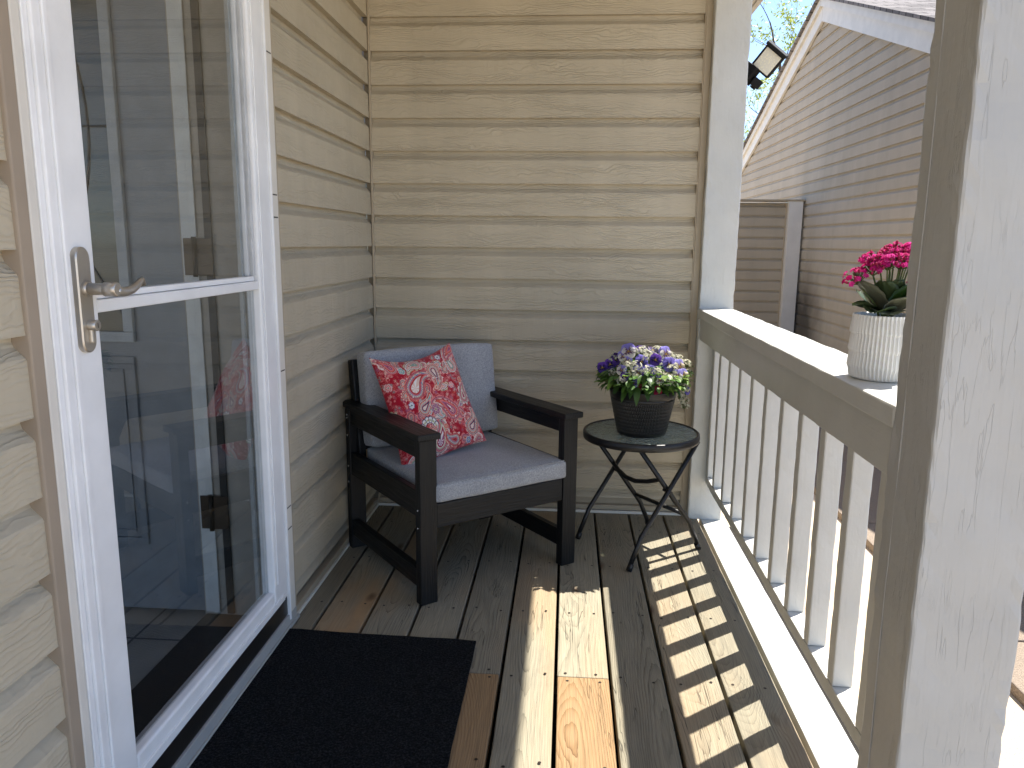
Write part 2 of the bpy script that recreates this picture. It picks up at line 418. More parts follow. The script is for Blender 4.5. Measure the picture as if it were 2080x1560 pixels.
# ================================================================== HOUSE (walls as parts)
house = empty('house', (0, 0, 0))
tag(house, 'beige lap-sided house wrapping the wooden porch on two sides', 'house')
def course_profile(z0, z1):
    pr = []; n = math.floor((z0-LIP0)/CRS)
    zl = LIP0+n*CRS
    while zl < z1:
        loc = [(.0245, 0), (.0240, .004), (.0228, .085), (.0210, .0895), (.0110, .099), (.0040, .106), (.0012, .114), (.0012, .1235), (.0012, .1258)]
        loc.insert(0, (.0012, -.0001)); loc.insert(1, (.0245, -.0020))
        for o, dz in loc:
            z = zl+dz
            if z0 <= z <= z1: pr.append((o, z))
        zl += CRS
    return pr
bm = bmesh.new(); sweep_profile(bm, course_profile(.03, 2.62), 'x', .034, 1.345, 1, (0, 0)); obj('wall', bm, M_sid_x, house)
for a0, a1 in ((-1.046, -.0175), (-4.6, -2.088)):
    bm = bmesh.new(); sweep_profile(bm, course_profile(.03, 2.62), 'y', a1, a0, 1, (0, 0)); obj('wall', bm, M_sid_y, house)
bm = bmesh.new(); sweep_profile(bm, course_profile(2.14, 2.62), 'y', -1.046, -2.088, 1, (0, 0)); obj('wall', bm, M_sid_y, house)
# wall cores behind the siding
bm = bmesh.new()
box(bm, -.12, -.001, -1.055, .0, -.3, 2.62); box(bm, -.12, -.001, -4.6, -2.08, -.3, 2.62); box(bm, -.12, -.001, -2.08, -1.055, 2.12, 2.62)
box(bm, -.001, 1.352, .001, .12, -.3, 2.62); box(bm, 1.24, 1.36, .12, 6.0, -.3, 2.62)
obj('wall_core', bm, M_trim, house)
bm = bmesh.new(); sweep_profile(bm, course_profile(-.2, 2.62), 'y', 6.0, .12, 1, (1.36, 0)); obj('wall', bm, M_sid_y, house)
# inside corner trim, j-channels
bm = bmesh.new()
box(bm, .0255, .0335, -.0285, -.0005, .0, 2.62, .0016)
obj('corner_trim', bm, M_trim, house)
bm = bmesh.new()
box(bm, 1.333, 1.358, -.029, .0, .0, 2.62, .0018); box(bm, 1.3285, 1.333, -.0262, .0, .0, 2.62, .0008)
obj('corner_trim', bm, M_trim, house)
bm = bmesh.new()
box(bm, .034, 1.3285, -.026, -.0006, .016, .036, .002); obj('starter_strip', bm, M_trim, house)
bm = bmesh.new()
box(bm, .0005, .0255, -1.046, -.03, .012, .034, .002); box(bm, .0005, .0255, -4.6, -2.088, .012, .034, .002); obj('starter_strip', bm, M_trim, house)
bm = bmesh.new()
box(bm, .003, 1.332, -.0310, -.0012, .001, .0125, .001); box(bm, .0005, .0300, -1.04, -.0318, .001, .0105, .001)
obj('flashing', bm, M_cream, house)
# porch beam, soffit, eave, ceiling
bm = bmesh.new(); grid_box(bm, 1.375, 1.475, -3.4, .0, 2.16, 2.40, .06, .004, .001); obj('beam', bm, M_py, house)
bm = bmesh.new(); box(bm, .0, 1.60, -3.45, -.001, 2.405, 2.43); obj('ceiling', bm, M_cream, house)
bm = bmesh.new(); box(bm, 1.478, 1.60, -3.45, 5.8, 2.155, 2.170, .001); obj('soffit', bm, M_cream, house)
bm = bmesh.new()
vs = [bm.verts.new(q) for q in ((1.602, -3.45, 2.15), (1.625, -3.45, 2.15), (1.625, 5.8, 2.15), (1.602, 5.8, 2.15), (1.602, -3.45, 2.30), (1.625, -3.45, 2.30), (1.625, 5.8, 2.30), (1.602, 5.8, 2.30))]
for q in ((0, 1, 2, 3), (7, 6, 5, 4), (0, 4, 5, 1), (1, 5, 6, 2), (2, 6, 7, 3), (3, 7, 4, 0)): bm.faces.new([vs[i] for i in q])
obj('fascia', bm, M_cream, house)
# roof slab
shg = MB('shingles', (.10, .09, .085), .9, .2)
X, Y, Z = shg.xyz()
br = shg.n('ShaderNodeTexBrick'); shg.L(shg.comb(X, Y, 0.0), br.inputs['Vector']); br.inputs['Scale'].default_value = 1
br.inputs['Color1'].default_value = (.16, .145, .135, 1); br.inputs['Color2'].default_value = (.30, .27, .25, 1); br.inputs['Mortar'].default_value = (.05, .045, .04, 1)
br.inputs['Mortar Size'].default_value = .008; br.inputs['Brick Width'].default_value = .30; br.inputs['Row Height'].default_value = .14
sn = shg.noise(None, 90, 4, .7); sv = shg.remap(sn, .3, .7, .55, 1.4)
shg.col(shg.mix(1.0, br.outputs[0], shg.comb(sv, sv, sv), 'MULTIPLY')); shg.bump(shg.m_('ADD', br.outputs['Fac'], sn), .006, 1)
bm = bmesh.new()
def slab(bm, quad, th, mat=0):
    a = [bm.verts.new(q) for q in quad]; nrm = (a[1].co-a[0].co).cross(a[2].co-a[0].co).normalized()
    bb = [bm.verts.new(v.co-nrm*th) for v in a]
    fs = [bm.faces.new(a), bm.faces.new(bb[::-1])]
    for i in range(4): fs.append(bm.faces.new((a[i], bb[i], bb[(i+1) % 4], a[(i+1) % 4])))
    for f in fs: f.material_index = mat
slab(bm, [(1.64, -3.47, 2.315), (1.64, 5.8, 2.315), (-3.4, 5.8, 5.6), (-3.4, -3.47, 5.6)], .012)
slab(bm, [(-3.4, -3.47, 5.6), (-3.4, 5.8, 5.6), (-8.4, 5.8, 2.4), (-8.4, -3.47, 2.4)], .012)
obj('roof', bm, plain('dark_shingles', (.035, .033, .032), .95, .1, 0, 60, .004), house)  # unseen roof, raised and darkened to even out light on the neighbour's wall
# interior: hall box seen through the glass door, side left open to add daylight
M_intd = plain('interior_wall_paint', (.40, .38, .35), .8)
bm = bmesh.new()
box(bm, -3.0, -.125, -.70, -.62, -.1, 2.4); box(bm, -3.1, -3.0, -3.6, -.62, -.1, 2.4)
box(bm, -3.0, -.125, -3.6, -.62, 2.4, 2.45)
obj('interior_wall', bm, M_intd, house)
tl = MB('floor_tile', (.42, .38, .33), .35, .5)
X, Y, Z = tl.xyz()
br = tl.n('ShaderNodeTexBrick'); tl.L(tl.comb(Y, X, 0.0), br.inputs['Vector']); br.inputs['Scale'].default_value = 1; br.offset = 0
br.inputs['Color1'].default_value = (.46, .42, .37, 1); br.inputs['Color2'].default_value = (.40, .37, .33, 1); br.inputs['Mortar'].default_value = (.12, .11, .10, 1)
br.inputs['Mortar Size'].default_value = .004; br.inputs['Brick Width'].default_value = .33; br.inputs['Row Height'].default_value = .33
tv = tl.remap(tl.noise(None, 7, 4), .3, .7, .8, 1.15)
tl.col(tl.mix(1.0, br.outputs[0], tl.comb(tv, tv, tv), 'MULTIPLY'))
bm = bmesh.new(); box(bm, -3.0, -.19, -3.5, -.70, .0, .062); obj('interior_floor', bm, tl.m, house)
M_oak = plain('oak_threshold', (.045, .028, .018), .45)
bm = bmesh.new(); box(bm, -.188, -.02, -2.02, -1.13, .0, .075, .004); obj('threshold', bm, M_oak, house)
# jambs
M_jamb = plain('jamb_paint', (.40, .36, .31), .6)
bm = bmesh.new()
box(bm, -.19, -.004, -1.189, -1.105, .06, 2.1, .001); box(bm, -.19, -.004, -2.05, -1.985, .06, 2.1, .001); box(bm, -.19, -.004, -2.05, -1.105, 2.06, 2.118)
obj('door_jamb', bm, M_jamb, house)
bm = bmesh.new()
box(bm, -.121, -.101, -1.196, -1.1895, .08, 2.05, .001)
obj('weatherstrip', bm, plain('black_rubber', (.008, .008, .008), .5), house)
# outer casing: taupe board, cream brickmould
bm = bmesh.new(); box(bm, -.001, .031, -2.088, -2.060, .0, 2.16, .003); box(bm, -.001, .024, -2.06, -1.05, 2.135, 2.16, .003); obj('door_casing', bm, M_brown, house)
bm = bmesh.new()
box(bm, -.001, .030, -2.0595, -2.036, .0, 2.13, .004); box(bm, -.001, 0.0300, -1.098, -1.060, .02, 2.13, .003); box(bm, -.001, .030, -2.036, -1.06, 2.108, 2.13, .003)
obj('door_casing', bm, M_cream, house)
bm = bmesh.new(); box(bm, -.001, .0275, -1.0595, -1.0465, .03, 2.13, .001); obj('door_casing', bm, M_trim, house)

# ================================================================== STORM DOOR
door = empty('storm_door', (0, -1.1, 0)); tag(door, 'white full-view glass storm door left of the black armchair', 'door')
def dobj(name, bm, mt, sm=False, parent=door):
    for v in bm.verts: v.co.y += 1.1
    return obj(name, bm, mt, parent, sm)
bm = bmesh.new()   # hinge side retainer profile strips (z-bar)
for x1, y0, y1 in ((.031, -2.035, -2.021), (.036, -2.021, -2.008), (.0335, -2.008, -1.996), (.037, -1.996, -1.984)):
    box(bm, -.003, x1, y0, y1-.0006, .10, 2.10, .0022, seg=3)
dobj('door_frame', bm, M_white)
bm = bmesh.new()
for x1, y0, y1 in ((.029, -1.1095, -1.0985), (.035, -1.118, -1.110)):
    box(bm, -.003, x1, y0, y1, .028, 2.10, .002)
dobj('hinge_rail', bm, M_white)
def ystile(y0, y1, name='stile'):
    bm = bmesh.new(); box(bm, .0, .030, y0, y1, .105, 2.095, .005, seg=3)
    return bm
bm = ystile(-1.983, -1.912); dobj('stile', bm, M_white)
bm = ystile(-1.212, -1.119); box(bm, .030, .0335, -1.196, -1.150, .175, 2.0, .0015); dobj('stile', bm, M_white)
bm = bmesh.new()
box(bm, .002, .029, -1.911, -1.213, .105, .160, .006, seg=3); box(bm, .029, .0335, -1.9, -1.15, .108, .128, .0016); dobj('bottom_rail', bm, M_white)
bm = bmesh.new(); box(bm, .002, .029, -1.911, -1.213, 2.02, 2.095, .005); dobj('top_rail', bm, M_white)
bm = bmesh.new(); box(bm, .001, .027, -1.911, -1.213, 1.008, 1.030, .003); box(bm, .001, .020, -1.911, -1.225, 1.031, 1.043, .002); dobj('middle_rail', bm, M_white)
bm = bmesh.new()
for x1, y0, y1 in ((.020, -1.228, -1.2135), (.011, -1.243, -1.2285), (.016, -1.2505, -1.2435)): box(bm, -.004, x1, y0, y1, 1.044, 2.019, .0015)
box(bm, -.004, .010, -1.225, -1.2135, .161, 1.007, .0015); box(bm, -.006, .004, -1.262, -1.2515, .161, 2.019, .001)
dobj('glass_retainer', bm, plain('grey_white_metal', (.55, .56, .56), .35))
bm = bmesh.new()
for z in (1.255, 1.195, .77, .365, .30, 1.62): box(bm, .0302, .0306, -1.0975, -1.068, z, z+.0035)
dobj('rail_slot', bm, M_bronze)
bm = bmesh.new(); box(bm, .001, .026, -1.984, -1.1, .045, .104, .002); dobj('door_sweep', bm, M_bronze)
bm = bmesh.new(); box(bm, -.001, .0315, -2.034, -1.06, .0125, .044, .002); box(bm, -.001, .036, -2.034, -1.045, .0015, .012, .002); dobj('sill', bm, M_alu)
gl = MB('door_glass'); gl.t.nodes.remove(gl.b)
lw = gl.n('ShaderNodeLayerWeight'); lw.inputs['Blend'].default_value = .5; geo = gl.n('ShaderNodeNewGeometry')
frv = gl.m_('MULTIPLY', gl.m_('ADD', .10, gl.m_('MULTIPLY', gl.m_('POWER', lw.outputs['Facing'], 3.6), .9)), gl.m_('SUBTRACT', 1.0, geo.outputs['Backfacing']))
tr = gl.n('ShaderNodeBsdfTransparent'); tr.inputs[0].default_value = (.76, .78, .78, 1)
go = gl.n('ShaderNodeBsdfGlossy'); go.inputs['Roughness'].default_value = .0; go.inputs[0].default_value = (.95, .97, 1, 1)
mx = gl.n('ShaderNodeMixShader'); gl.L(frv, mx.inputs[0]); gl.L(tr.outputs[0], mx.inputs[1]); gl.L(go.outputs[0], mx.inputs[2]); gl.L(mx.outputs[0], gl.out.inputs[0])
for z0, z1, x in ((.158, 1.012, .008), (1.038, 2.03, .004)):
    bm = bmesh.new(); box(bm, x, x+.003, -1.914, -1.211, z0, z1); dobj('glass_pane', bm, gl.m)
# handle set
nick = plain('satin_nickel', (.52, .48, .42), .36, .5, .8)
hy = -1.958
bm = bmesh.new()
prof = []
for k in range(17): a = math.pi*k/16; prof.append((math.cos(a)*.0185, 1.102+math.sin(a)*.0185))
for k in range(17): a = math.pi+math.pi*k/16; prof.append((math.cos(a)*.0185, .965+math.sin(a)*.0185))
lo = [bm.verts.new((.030, hy+a, z)) for a, z in prof]; mi = [bm.verts.new((.0385, hy+a, z)) for a, z in prof]
hi = [bm.verts.new((.0405, hy+a*.88, 1.0335+(z-1.0335)*.98)) for a, z in prof]
N = len(prof)
for p_, q_ in ((lo, mi), (mi, hi)):
    for k in range(N): bm.faces.new((p_[k], p_[(k+1) % N], q_[(k+1) % N], q_[k]))
bm.faces.new(hi); bmesh.ops.recalc_face_normals(bm, faces=bm.faces)
hp = dobj('handle_plate', bm, nick)
bm = bmesh.new()
tube(bm, [(.0385, hy, 1.052), (.048, hy, 1.052)], [.0125, .0120], 20)
tube(bm, [(.047, hy, 1.052), (.078, hy, 1.052), (.0785, hy, 1.052)], [.0098, .0098, .0098], 20)
tube(bm, [(.073, hy, 1.052), (.0735, hy, 1.052), (.094, hy, 1.052), (.0955, hy, 1.052)], [.009, .0118, .0118, .010], 20)
pts = []; rs = []
for k in range(15):
    t = k/14
    pts.append((.086+.004*math.sin(t*3.1), hy+.004+t*.088, 1.050-.006*math.sin(t*math.pi*1.2)+.017*t*t*(1.5-t*.8)-(.010 if k == 14 else 0)*1)); rs.append(.0088-.0032*t+(.001 if k < 2 else 0))
tube(bm, pts, rs, 14)
dobj('lever', bm, nick, parent=hp)
bm = bmesh.new()
tube(bm, [(.039, hy+.002, .992), (.0395, hy+.002, .992), (.054, hy+.002, .992), (.0545, hy+.002, .992)], [.0085, .0092, .0092, .008], 18)
box(bm, .039, .047, hy-.003, hy+.007, .962, .988, .003)
lk = dobj('lock_cylinder', bm, nick, parent=hp)
bm = bmesh.new(); box(bm, .0544, .0549, hy+.0012, hy+.0028, .988, .996); dobj('keyhole', bm, M_bronze, parent=hp)

# ================================================================== INNER DOOR (standing open into the hall)
idr = empty('inner_door', (-.165, -1.19, .08)); tag(idr, 'blue-grey panelled entry door with oval window standing open behind the glass', 'door')
M_idr = plain('blue_grey_door_paint', (.22, .24, .265), .4, .5, 0, 60, .0003)
M_idw = plain('white_door_edge', (.72, .72, .70), .45)
def iobj(name, bm, mt, par=None):
    for v in bm.verts: v.co -= Vector((-.165, -1.19, .08))
    return obj(name, bm, mt, par or idr)
bm = bmesh.new(); box(bm, -1.06, -.186, -1.186, -1.146, .082, 2.04, .001); iobj('door_leaf', bm, M_idr)
bm = bmesh.new(); box(bm, -.1855, -.150, -1.1925, -1.146, .082, 2.04, .002); box(bm, -.160, -.1425, -1.1965, -1.1927, .082, 2.04, .0015); iobj('door_edge', bm, M_idw)
def ring_rect(bm, x0, x1, z0, z1, w_, y0, y1):
    box(bm, x0, x1, y0, y1, z0, z0+w_, .002); box(bm, x0, x1, y0, y1, z1-w_, z1, .002)
    box(bm, x0, x0+w_, y0, y1, z0+w_, z1-w_, .002); box(bm, x1-w_, x1, y0, y1, z0+w_, z1-w_, .002)
bm = bmesh.new(); ring_rect(bm, -.91, -.333, .86, 1.96, .028, -1.200, -1.1865); wmo = iobj('window_moulding', bm, plain('pale_moulding', (.42, .44, .46), .4))
bm = bmesh.new(); ring_rect(bm, -.91, -.340, .28, .82, .020, -1.195, -1.1865); ring_rect(bm, -.875, -.375, .315, .785, .008, -1.191, -1.1866); iobj('lower_panel', bm, M_idr)
M_lead = plain('dark_came', (.03, .03, .035), .5)
bm = bmesh.new(); box(bm, -.882, -.361, -1.1885, -1.1868, .888, 1.932); iobj('window_glass', bm, plain('smoked_glass', (.09, .10, .09), .12), wmo)
bm = bmesh.new()
for s_ in (1.0, .84):
    tube(bm, [(-.621+.205*s_*math.sin(2*math.pi*k/48), -1.190, 1.42+.34*s_*math.cos(2*math.pi*k/48)*1.12) for k in range(49)], .0032, 6)
for k in range(0, 48, 4):
    a = 2*math.pi*k/48
    tube(bm, [(-.621+.205*q*math.sin(a), -1.190, 1.42+.381*q*math.cos(a)) for q in (.84, 1)], .0025, 6)
tube(bm, [(-.47, -1.19, 1.12), (-.36, -1.19, .93)], .003, 6); tube(bm, [(-.42, -1.19, 1.42), (-.36, -1.19, 1.42)], .003, 6)
iobj('leading', bm, M_lead, wmo)
for z in (1.09, .385):
    bm = bmesh.new()
    tube(bm, [(-.147, -1.203, z-.052), (-.147, -1.203, z+.052)], .0065, 10)
    box(bm, -.178, -.149, -1.1995, -1.1967, z-.048, z+.048, .001); box(bm, -.145, -.100, -1.2005, -1.1972, z-.048, z+.048, .001)
    iobj('hinge', bm, plain('old_bronze', (.055, .04, .028), .4, .5, .7))

# ================================================================== OUTLET BOX
bm = bmesh.new()
box(bm, .0248, .036, -.352, -.345, .520, .612, .002); box(bm, .0248, .036, -.227, -.220, .520, .612, .002)
box(bm, .0248, .036, -.3445, -.2275, .603, .612, .002); box(bm, .0248, .036, -.3445, -.2275, .520, .529, .002)
o = empty('wall_vent', (.0168, -.286, .52)); tag(o, 'small square beige vent cover low on the side wall behind the armchair', 'vent')
for v in bm.verts: v.co -= Vector((.0168, -.286, .52))
obj('vent_frame', bm, M_trim, o)
bm = bmesh.new(); box(bm, .0003, .004, -.058, .058, .010, .082)
for k in range(5): box(bm, .004, .009, -.0575, .0575, .016+k*.015, .020+k*.015)
obj('louvre', bm, M_dark, o)

# ================================================================== POSTS AND RAILING
for nm, (x0, x1, y0, y1), lab, sd_ in (('porch_post', (1.357, 1.492, .062, -.068), 'white rough-painted porch post where the house wall ends', 3), ('porch_post', (1.3475, 1.500, -1.947, -2.085), 'large white cracked porch post nearest the viewer', 11)):
    t = empty(nm, ((x0+x1)/2, (y0+y1)/2, 0)); tag(t, lab, 'post', 'porch posts')
    bm = bmesh.new(); grid_box(bm, x0, x1, y1, y0, .001, 2.158, .022, .005, .0030, 9, sd_)
    if sd_ == 11:
        for v in bm.verts:     # long checks split into the shaded face
            if abs(v.co.x-x0) < .004:
                pass
    for v in bm.verts: v.co -= Vector(((x0+x1)/2, (y0+y1)/2, 0))
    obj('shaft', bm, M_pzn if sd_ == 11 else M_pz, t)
    if sd_ == 11:
        bm = bmesh.new()
        vs = []
        for k in range(60):
            z = .02+k*2.1/59; yy = -1.985+noise.noise(Vector((z*3, 5, 1)))*.006-(.0 if z > .8 else (z-.8)*-.012)
            vs.append((x0-.0003+noise.noise(Vector((z*9, 1, 1)))*.0004, yy, z))
        tube(bm, [(a-(x0+x1)/2, b_-(y0+y1)/2, c_) for a, b_, c_ in vs], .0013, 5)
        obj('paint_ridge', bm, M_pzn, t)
rail = empty('porch_railing', (1.42, -.99, 0)); tag(rail, 'white wooden porch railing with square balusters between the two posts', 'railing')
def robj(name, bm, mt):
    for v in bm.verts: v.co -= Vector((1.42, -.99, 0))
    return obj(name, bm, mt, rail)
bm = bmesh.new(); grid_box(bm, 1.350, 1.490, -1.9465, -.0695, .848, .886, .03, .004, .0013, 12, 2); robj('top_rail', bm, M_py)
bm = bmesh.new(); grid_box(bm, 1.364, 1.410, -1.9465, -.0695, .760, .8472, .03, .003, .0010, 12, 5); robj('apron', bm, M_py)
bm = bmesh.new(); grid_box(bm, 1.419, 1.462, -1.9465, -.0695, .163, .196, .03, .0025, .0016, 16, 8); robj('bottom_rail', bm, M_py)
for k in range(-1, 10):
    yf = -.242-.1715*k if k >= 0 else -.108
    th = .036
    bm = bmesh.new(); grid_box(bm, 1.4195, 1.4625, yf, yf+th, .1965, .846, .02, .003, .0010, 18, k*3+1)
    s_ = random.uniform(-.003, .003)
    for v in bm.verts: v.co.y += s_*(v.co.z-.2)/.65; v.co.x += .0005
    robj('baluster', bm, M_pzf)

# ================================================================== MAT
mt_ = MB('black_mat', (.012, .013, .016), .95, .15)
gx = mt_.noise(None, 210, 3, .7); lin = mt_.m_('MULTIPLY', mt_.m_('SINE', mt_.m_('MULTIPLY', mt_.xyz()[1], 620)), mt_.m_('SINE', mt_.m_('MULTIPLY', mt_.xyz()[0], 240)))
fz = mt_.noise(None, 900, 2)
mt_.col(mt_.mix(mt_.remap(mt_.voro(None, 48), .02, .05, 1, 0), mt_.ramp(gx, [(.36, (.0016, .0018, .0020)), (.5, (.0075, .008, .0092)), (.64, (.034, .035, .038))]), (.06, .06, .06)))
mt_.bump(mt_.m_('ADD', mt_.m_('ADD', gx, mt_.m_('MULTIPLY', fz, .7)), mt_.m_('MULTIPLY', lin, .35)), .006, 1)
bm = bmesh.new()
vv = {}
MW, MH, nx, ny = .572, .92, 40, 60
for i in range(nx+1):
    for j in range(ny+1):
        x = .020+MW*i/nx; y = -1.133-.022*(i/nx)-MH*j/ny
        z = .0085+.0022*noise.noise(Vector((x*5, y*5, 0)))+(.004*max(0, 1-j/3)*max(0, noise.noise(Vector((x*7, 0, 3)))))
        y += .0025*noise.noise(Vector((x*14, 0, 1))) if j == 0 else 0; x += .002*noise.noise(Vector((0, y*14, 1))) if i == nx else 0
        vv[i, j] = bm.verts.new((x, y, z))
for i in range(nx):
    for j in range(ny): bm.faces.new((vv[i, j+1], vv[i+1, j+1], vv[i+1, j], vv[i, j]))
r = bmesh.ops.extrude_face_region(bm, geom=list(bm.faces))
for e in r['geom']:
    if isinstance(e, bmesh.types.BMVert): e.co.z = .0035
bmesh.ops.recalc_face_normals(bm, faces=bm.faces)
o = obj('door_mat', bm, mt_.m); tag(o, 'black ribbed door mat on the deck boards below the storm door', 'door mat')

# ================================================================== ARMCHAIR
CH = Vector((.392, -.944, 0)); TH = math.atan2(.39, .494)
def chM(): return Matrix.Translation(CH) @ Matrix.Rotation(TH, 4, 'Z')
bw = MB('black_resin_wood', (.0065, .0065, .007), .42, .35)
X, Y, Z = bw.xyz()
def grain_bump(b, stretch):
    X, Y, Z = b.xyz()
    v = b.comb(b.m_('MULTIPLY', X, stretch[0]), b.m_('MULTIPLY', Y, stretch[1]), b.m_('MULTIPLY', Z, stretch[2]))
    n1 = b.noise(v, 1, 3, .6, .8)
    s1 = b.m_('SINE', b.m_('MULTIPLY', b.noise(v, .25, 2, .5), 60))
    b.bump(b.m_('ADD', n1, b.m_('MULTIPLY', s1, .3)), .0007, 1)
    b.rgh(b.remap(n1, .3, .7, .36, .55)); return b.m
M_bz = grain_bump(bw, (130, 130, 7))
M_bx = grain_bump(MB('black_resin_rail', (.0065, .0065, .007), .42, .35), (7, 130, 130))
M_by = grain_bump(MB('black_resin_arm', (.0065, .0065, .007), .42, .35), (130, 7, 130))
chair = empty('armchair', CH, TH); tag(chair, 'black slatted patio armchair with grey cushions in the porch corner', 'armchair')
def cbox(name, mt, *a, bev=.003, M=None, par=chair):
    bm = bmesh.new(); box(bm, *a, bev, M); return obj(name, bm, mt, par)
fleg = cbox('leg', M_bz, 0, .060, 0, .034, 0, .538); cbox('leg', M_bz, .560, .620, 0, .034, 0, .538)
bleg = cbox('leg', M_bz, 0, .060, .556, .590, 0, .538); cbox('leg', M_bz, .560, .620, .556, .590, 0, .538)
cbox('armrest', M_by, -.012, .068, -.014, .612, .539, .560, bev=.004); cbox('armrest', M_by, .552, .632, -.014, .612, .539, .560, bev=.004)
cbox('arm_rail', M_by, .004, .030, .0345, .5555, .478, .5385); cbox('arm_rail', M_by, .590, .616, .0345, .5555, .478, .5385)
cbox('front_rail', M_bx, .0605, .5595, .004, .028, .246, .326)
cbox('back_rail', M_bx, .0605, .5595, .560, .585, .246, .326)
cbox('side_rail', M_by, .004, .030, .0345, .5555, .287, .372); cbox('side_rail', M_by, .590, .616, .0345, .5555, .287, .372)
cbox('stretcher', M_by, .004, .030, .0345, .5555, .052, .115); cbox('stretcher', M_by, .590, .616, .0345, .5555, .052, .115)
for k in range(6): cbox('seat_slat', M_bx, .0305, .5895, .035+k*.086, .105+k*.086, .312, .3255)
LE = Matrix.Translation((0, .53, .33)) @ Matrix.Rotation(R_(-9), 4, 'X')
for ux in (.030, .562):
    bm = bmesh.new(); box(bm, ux, ux+.028, .0, .040, .0, .385, .006, seg=3); bmesh.ops.transform(bm, matrix=LE, verts=bm.verts); obj('back_post', bm, M_bz, chair)
for k in range(4):
    bm = bmesh.new(); box(bm, .0585, .5615, .008, .028, .05+k*.085, .11+k*.085, .003); bmesh.ops.transform(bm, matrix=LE, verts=bm.verts); obj('back_slat', bm, M_bx, chair)
M_bolt = plain('steel_bolt', (.6, .6, .6), .25, .5, 1)
for v_, z_ in ((.017, .312), (.017, .254), (.573, .500), (.573, .435), (.573, .318), (.573, .258), (.573, .512)):
    bm = bmesh.new(); bmesh.ops.create_uvsphere(bm, u_segments=10, v_segments=6, radius=.0042)
    bmesh.ops.scale(bm, vec=(.5, 1, 1), verts=bm.verts); bmesh.ops.translate(bm, vec=(-.0005, v_, z_), verts=bm.verts)
    obj('bolt', bm, M_bolt, fleg if v_ < .1 else bleg, True)
fb = MB('grey_fabric', (.13, .14, .155), .92, .15)
X, Y, Z = fb.xyz()
t1 = fb.noise(fb.comb(fb.m_('MULTIPLY', X, 900), fb.m_('MULTIPLY', Y, 160), fb.m_('MULTIPLY', Z, 160)), 1, 2)
t2 = fb.noise(fb.comb(fb.m_('MULTIPLY', X, 160), fb.m_('MULTIPLY', Y, 900), fb.m_('MULTIPLY', Z, 900)), 1, 2)
tt = fb.m_('MULTIPLY', fb.m_('ADD', t1, t2), .5)
big = fb.remap(fb.noise(None, 9, 3), .3, .7, .92, 1.08)
fc = fb.ramp(tt, [(.34, (.20, .205, .215)), (.5, (.33, .337, .35)), (.66, (.51, .515, .525))])
fb.col(fb.mix(1.0, fc, fb.comb(big, big, big), 'MULTIPLY'))
wr = fb.noise(None, 14, 3); fb.bump(fb.m_('ADD', fb.m_('MULTIPLY', tt, .25), fb.m_('MULTIPLY', wr, 1.2)), .0028, .8)
fb.b.inputs['Sheen Weight'].default_value = .25
def cushion(name, lx, ly, lz, M, puff=.008, seed=0):
    """boxed cushion, seams along its edges, soft faces"""
    n = (26, 26 if ly > .2 else 8, 8 if lz < .2 else 26)
    bm = bmesh.new(); bmesh.ops.create_cube(bm, size=1)
    for ax in range(3):
        for k in range(1, n[ax]):
            co = [0, 0, 0]; no = [0, 0, 0]; co[ax] = -.5+k/n[ax]; no[ax] = 1
            bmesh.ops.bisect_plane(bm, geom=list(bm.verts)+list(bm.edges)+list(bm.faces), plane_co=co, plane_no=no, dist=1e-6)
    for v in bm.verts:
        p = v.co.copy(); q = [abs(c)*2 for c in p]
        cr = [1-q[0]**8, 1-q[1]**8, 1-q[2]**8]
        s_ = Vector((p.x*lx, p.y*ly, p.z*lz))
        L_ = (lx, ly, lz); rr = .013
        # round the box
        inner = Vector([max(-L_[i]/2+rr, min(L_[i]/2-rr, s_[i])) for i in range(3)])
        d = s_-inner
        if d.length > 1e-6: s_ = inner+d.normalized()*rr
        for ax in range(3):
            if q[ax] > .999:
                o1, o2 = [a for a in range(3) if a != ax]
                s_[ax] += math.copysign(puff*(1-q[o1]**3)*(1-q[o2]**3), p[ax])*(1 if ax == (2 if lz < .2 else 1) else .5)
        s_ += Vector((noise.noise(s_*7+Vector((seed, 0, 0))), noise.noise(s_*7+Vector((0, seed, 5))), noise.noise(s_*9+Vector((3, 0, seed)))))*.0028
        v.co = s_
    bmesh.ops.transform(bm, matrix=M, verts=bm.verts)
    o = obj(name, bm, fb.m, chair, True)
    return o
seat_o = cushion('seat_cushion', .520, .535, .066, Matrix.Translation((.312, .262, .3605)), .007, 1)
cushion('back_cushion', .540, .085, .345, Matrix.Translation((.314, .515, .572)) @ Matrix.Rotation(R_(-8.5), 4, 'X'), .010, 4)
# piping seams on the seat cushion front
bm = bmesh.new()
for z in (.3925,):
    tube(bm, [(.062, .30, z-.002), (.060, .02, z-.001), (.066, -.0035, z), (.312, -.0085, z-.0005), (.558, -.0035, z), (.564, .02, z-.001), (.564, .30, z-.002)], .0016, 6)
obj('piping', bm, fb.m, seat_o)

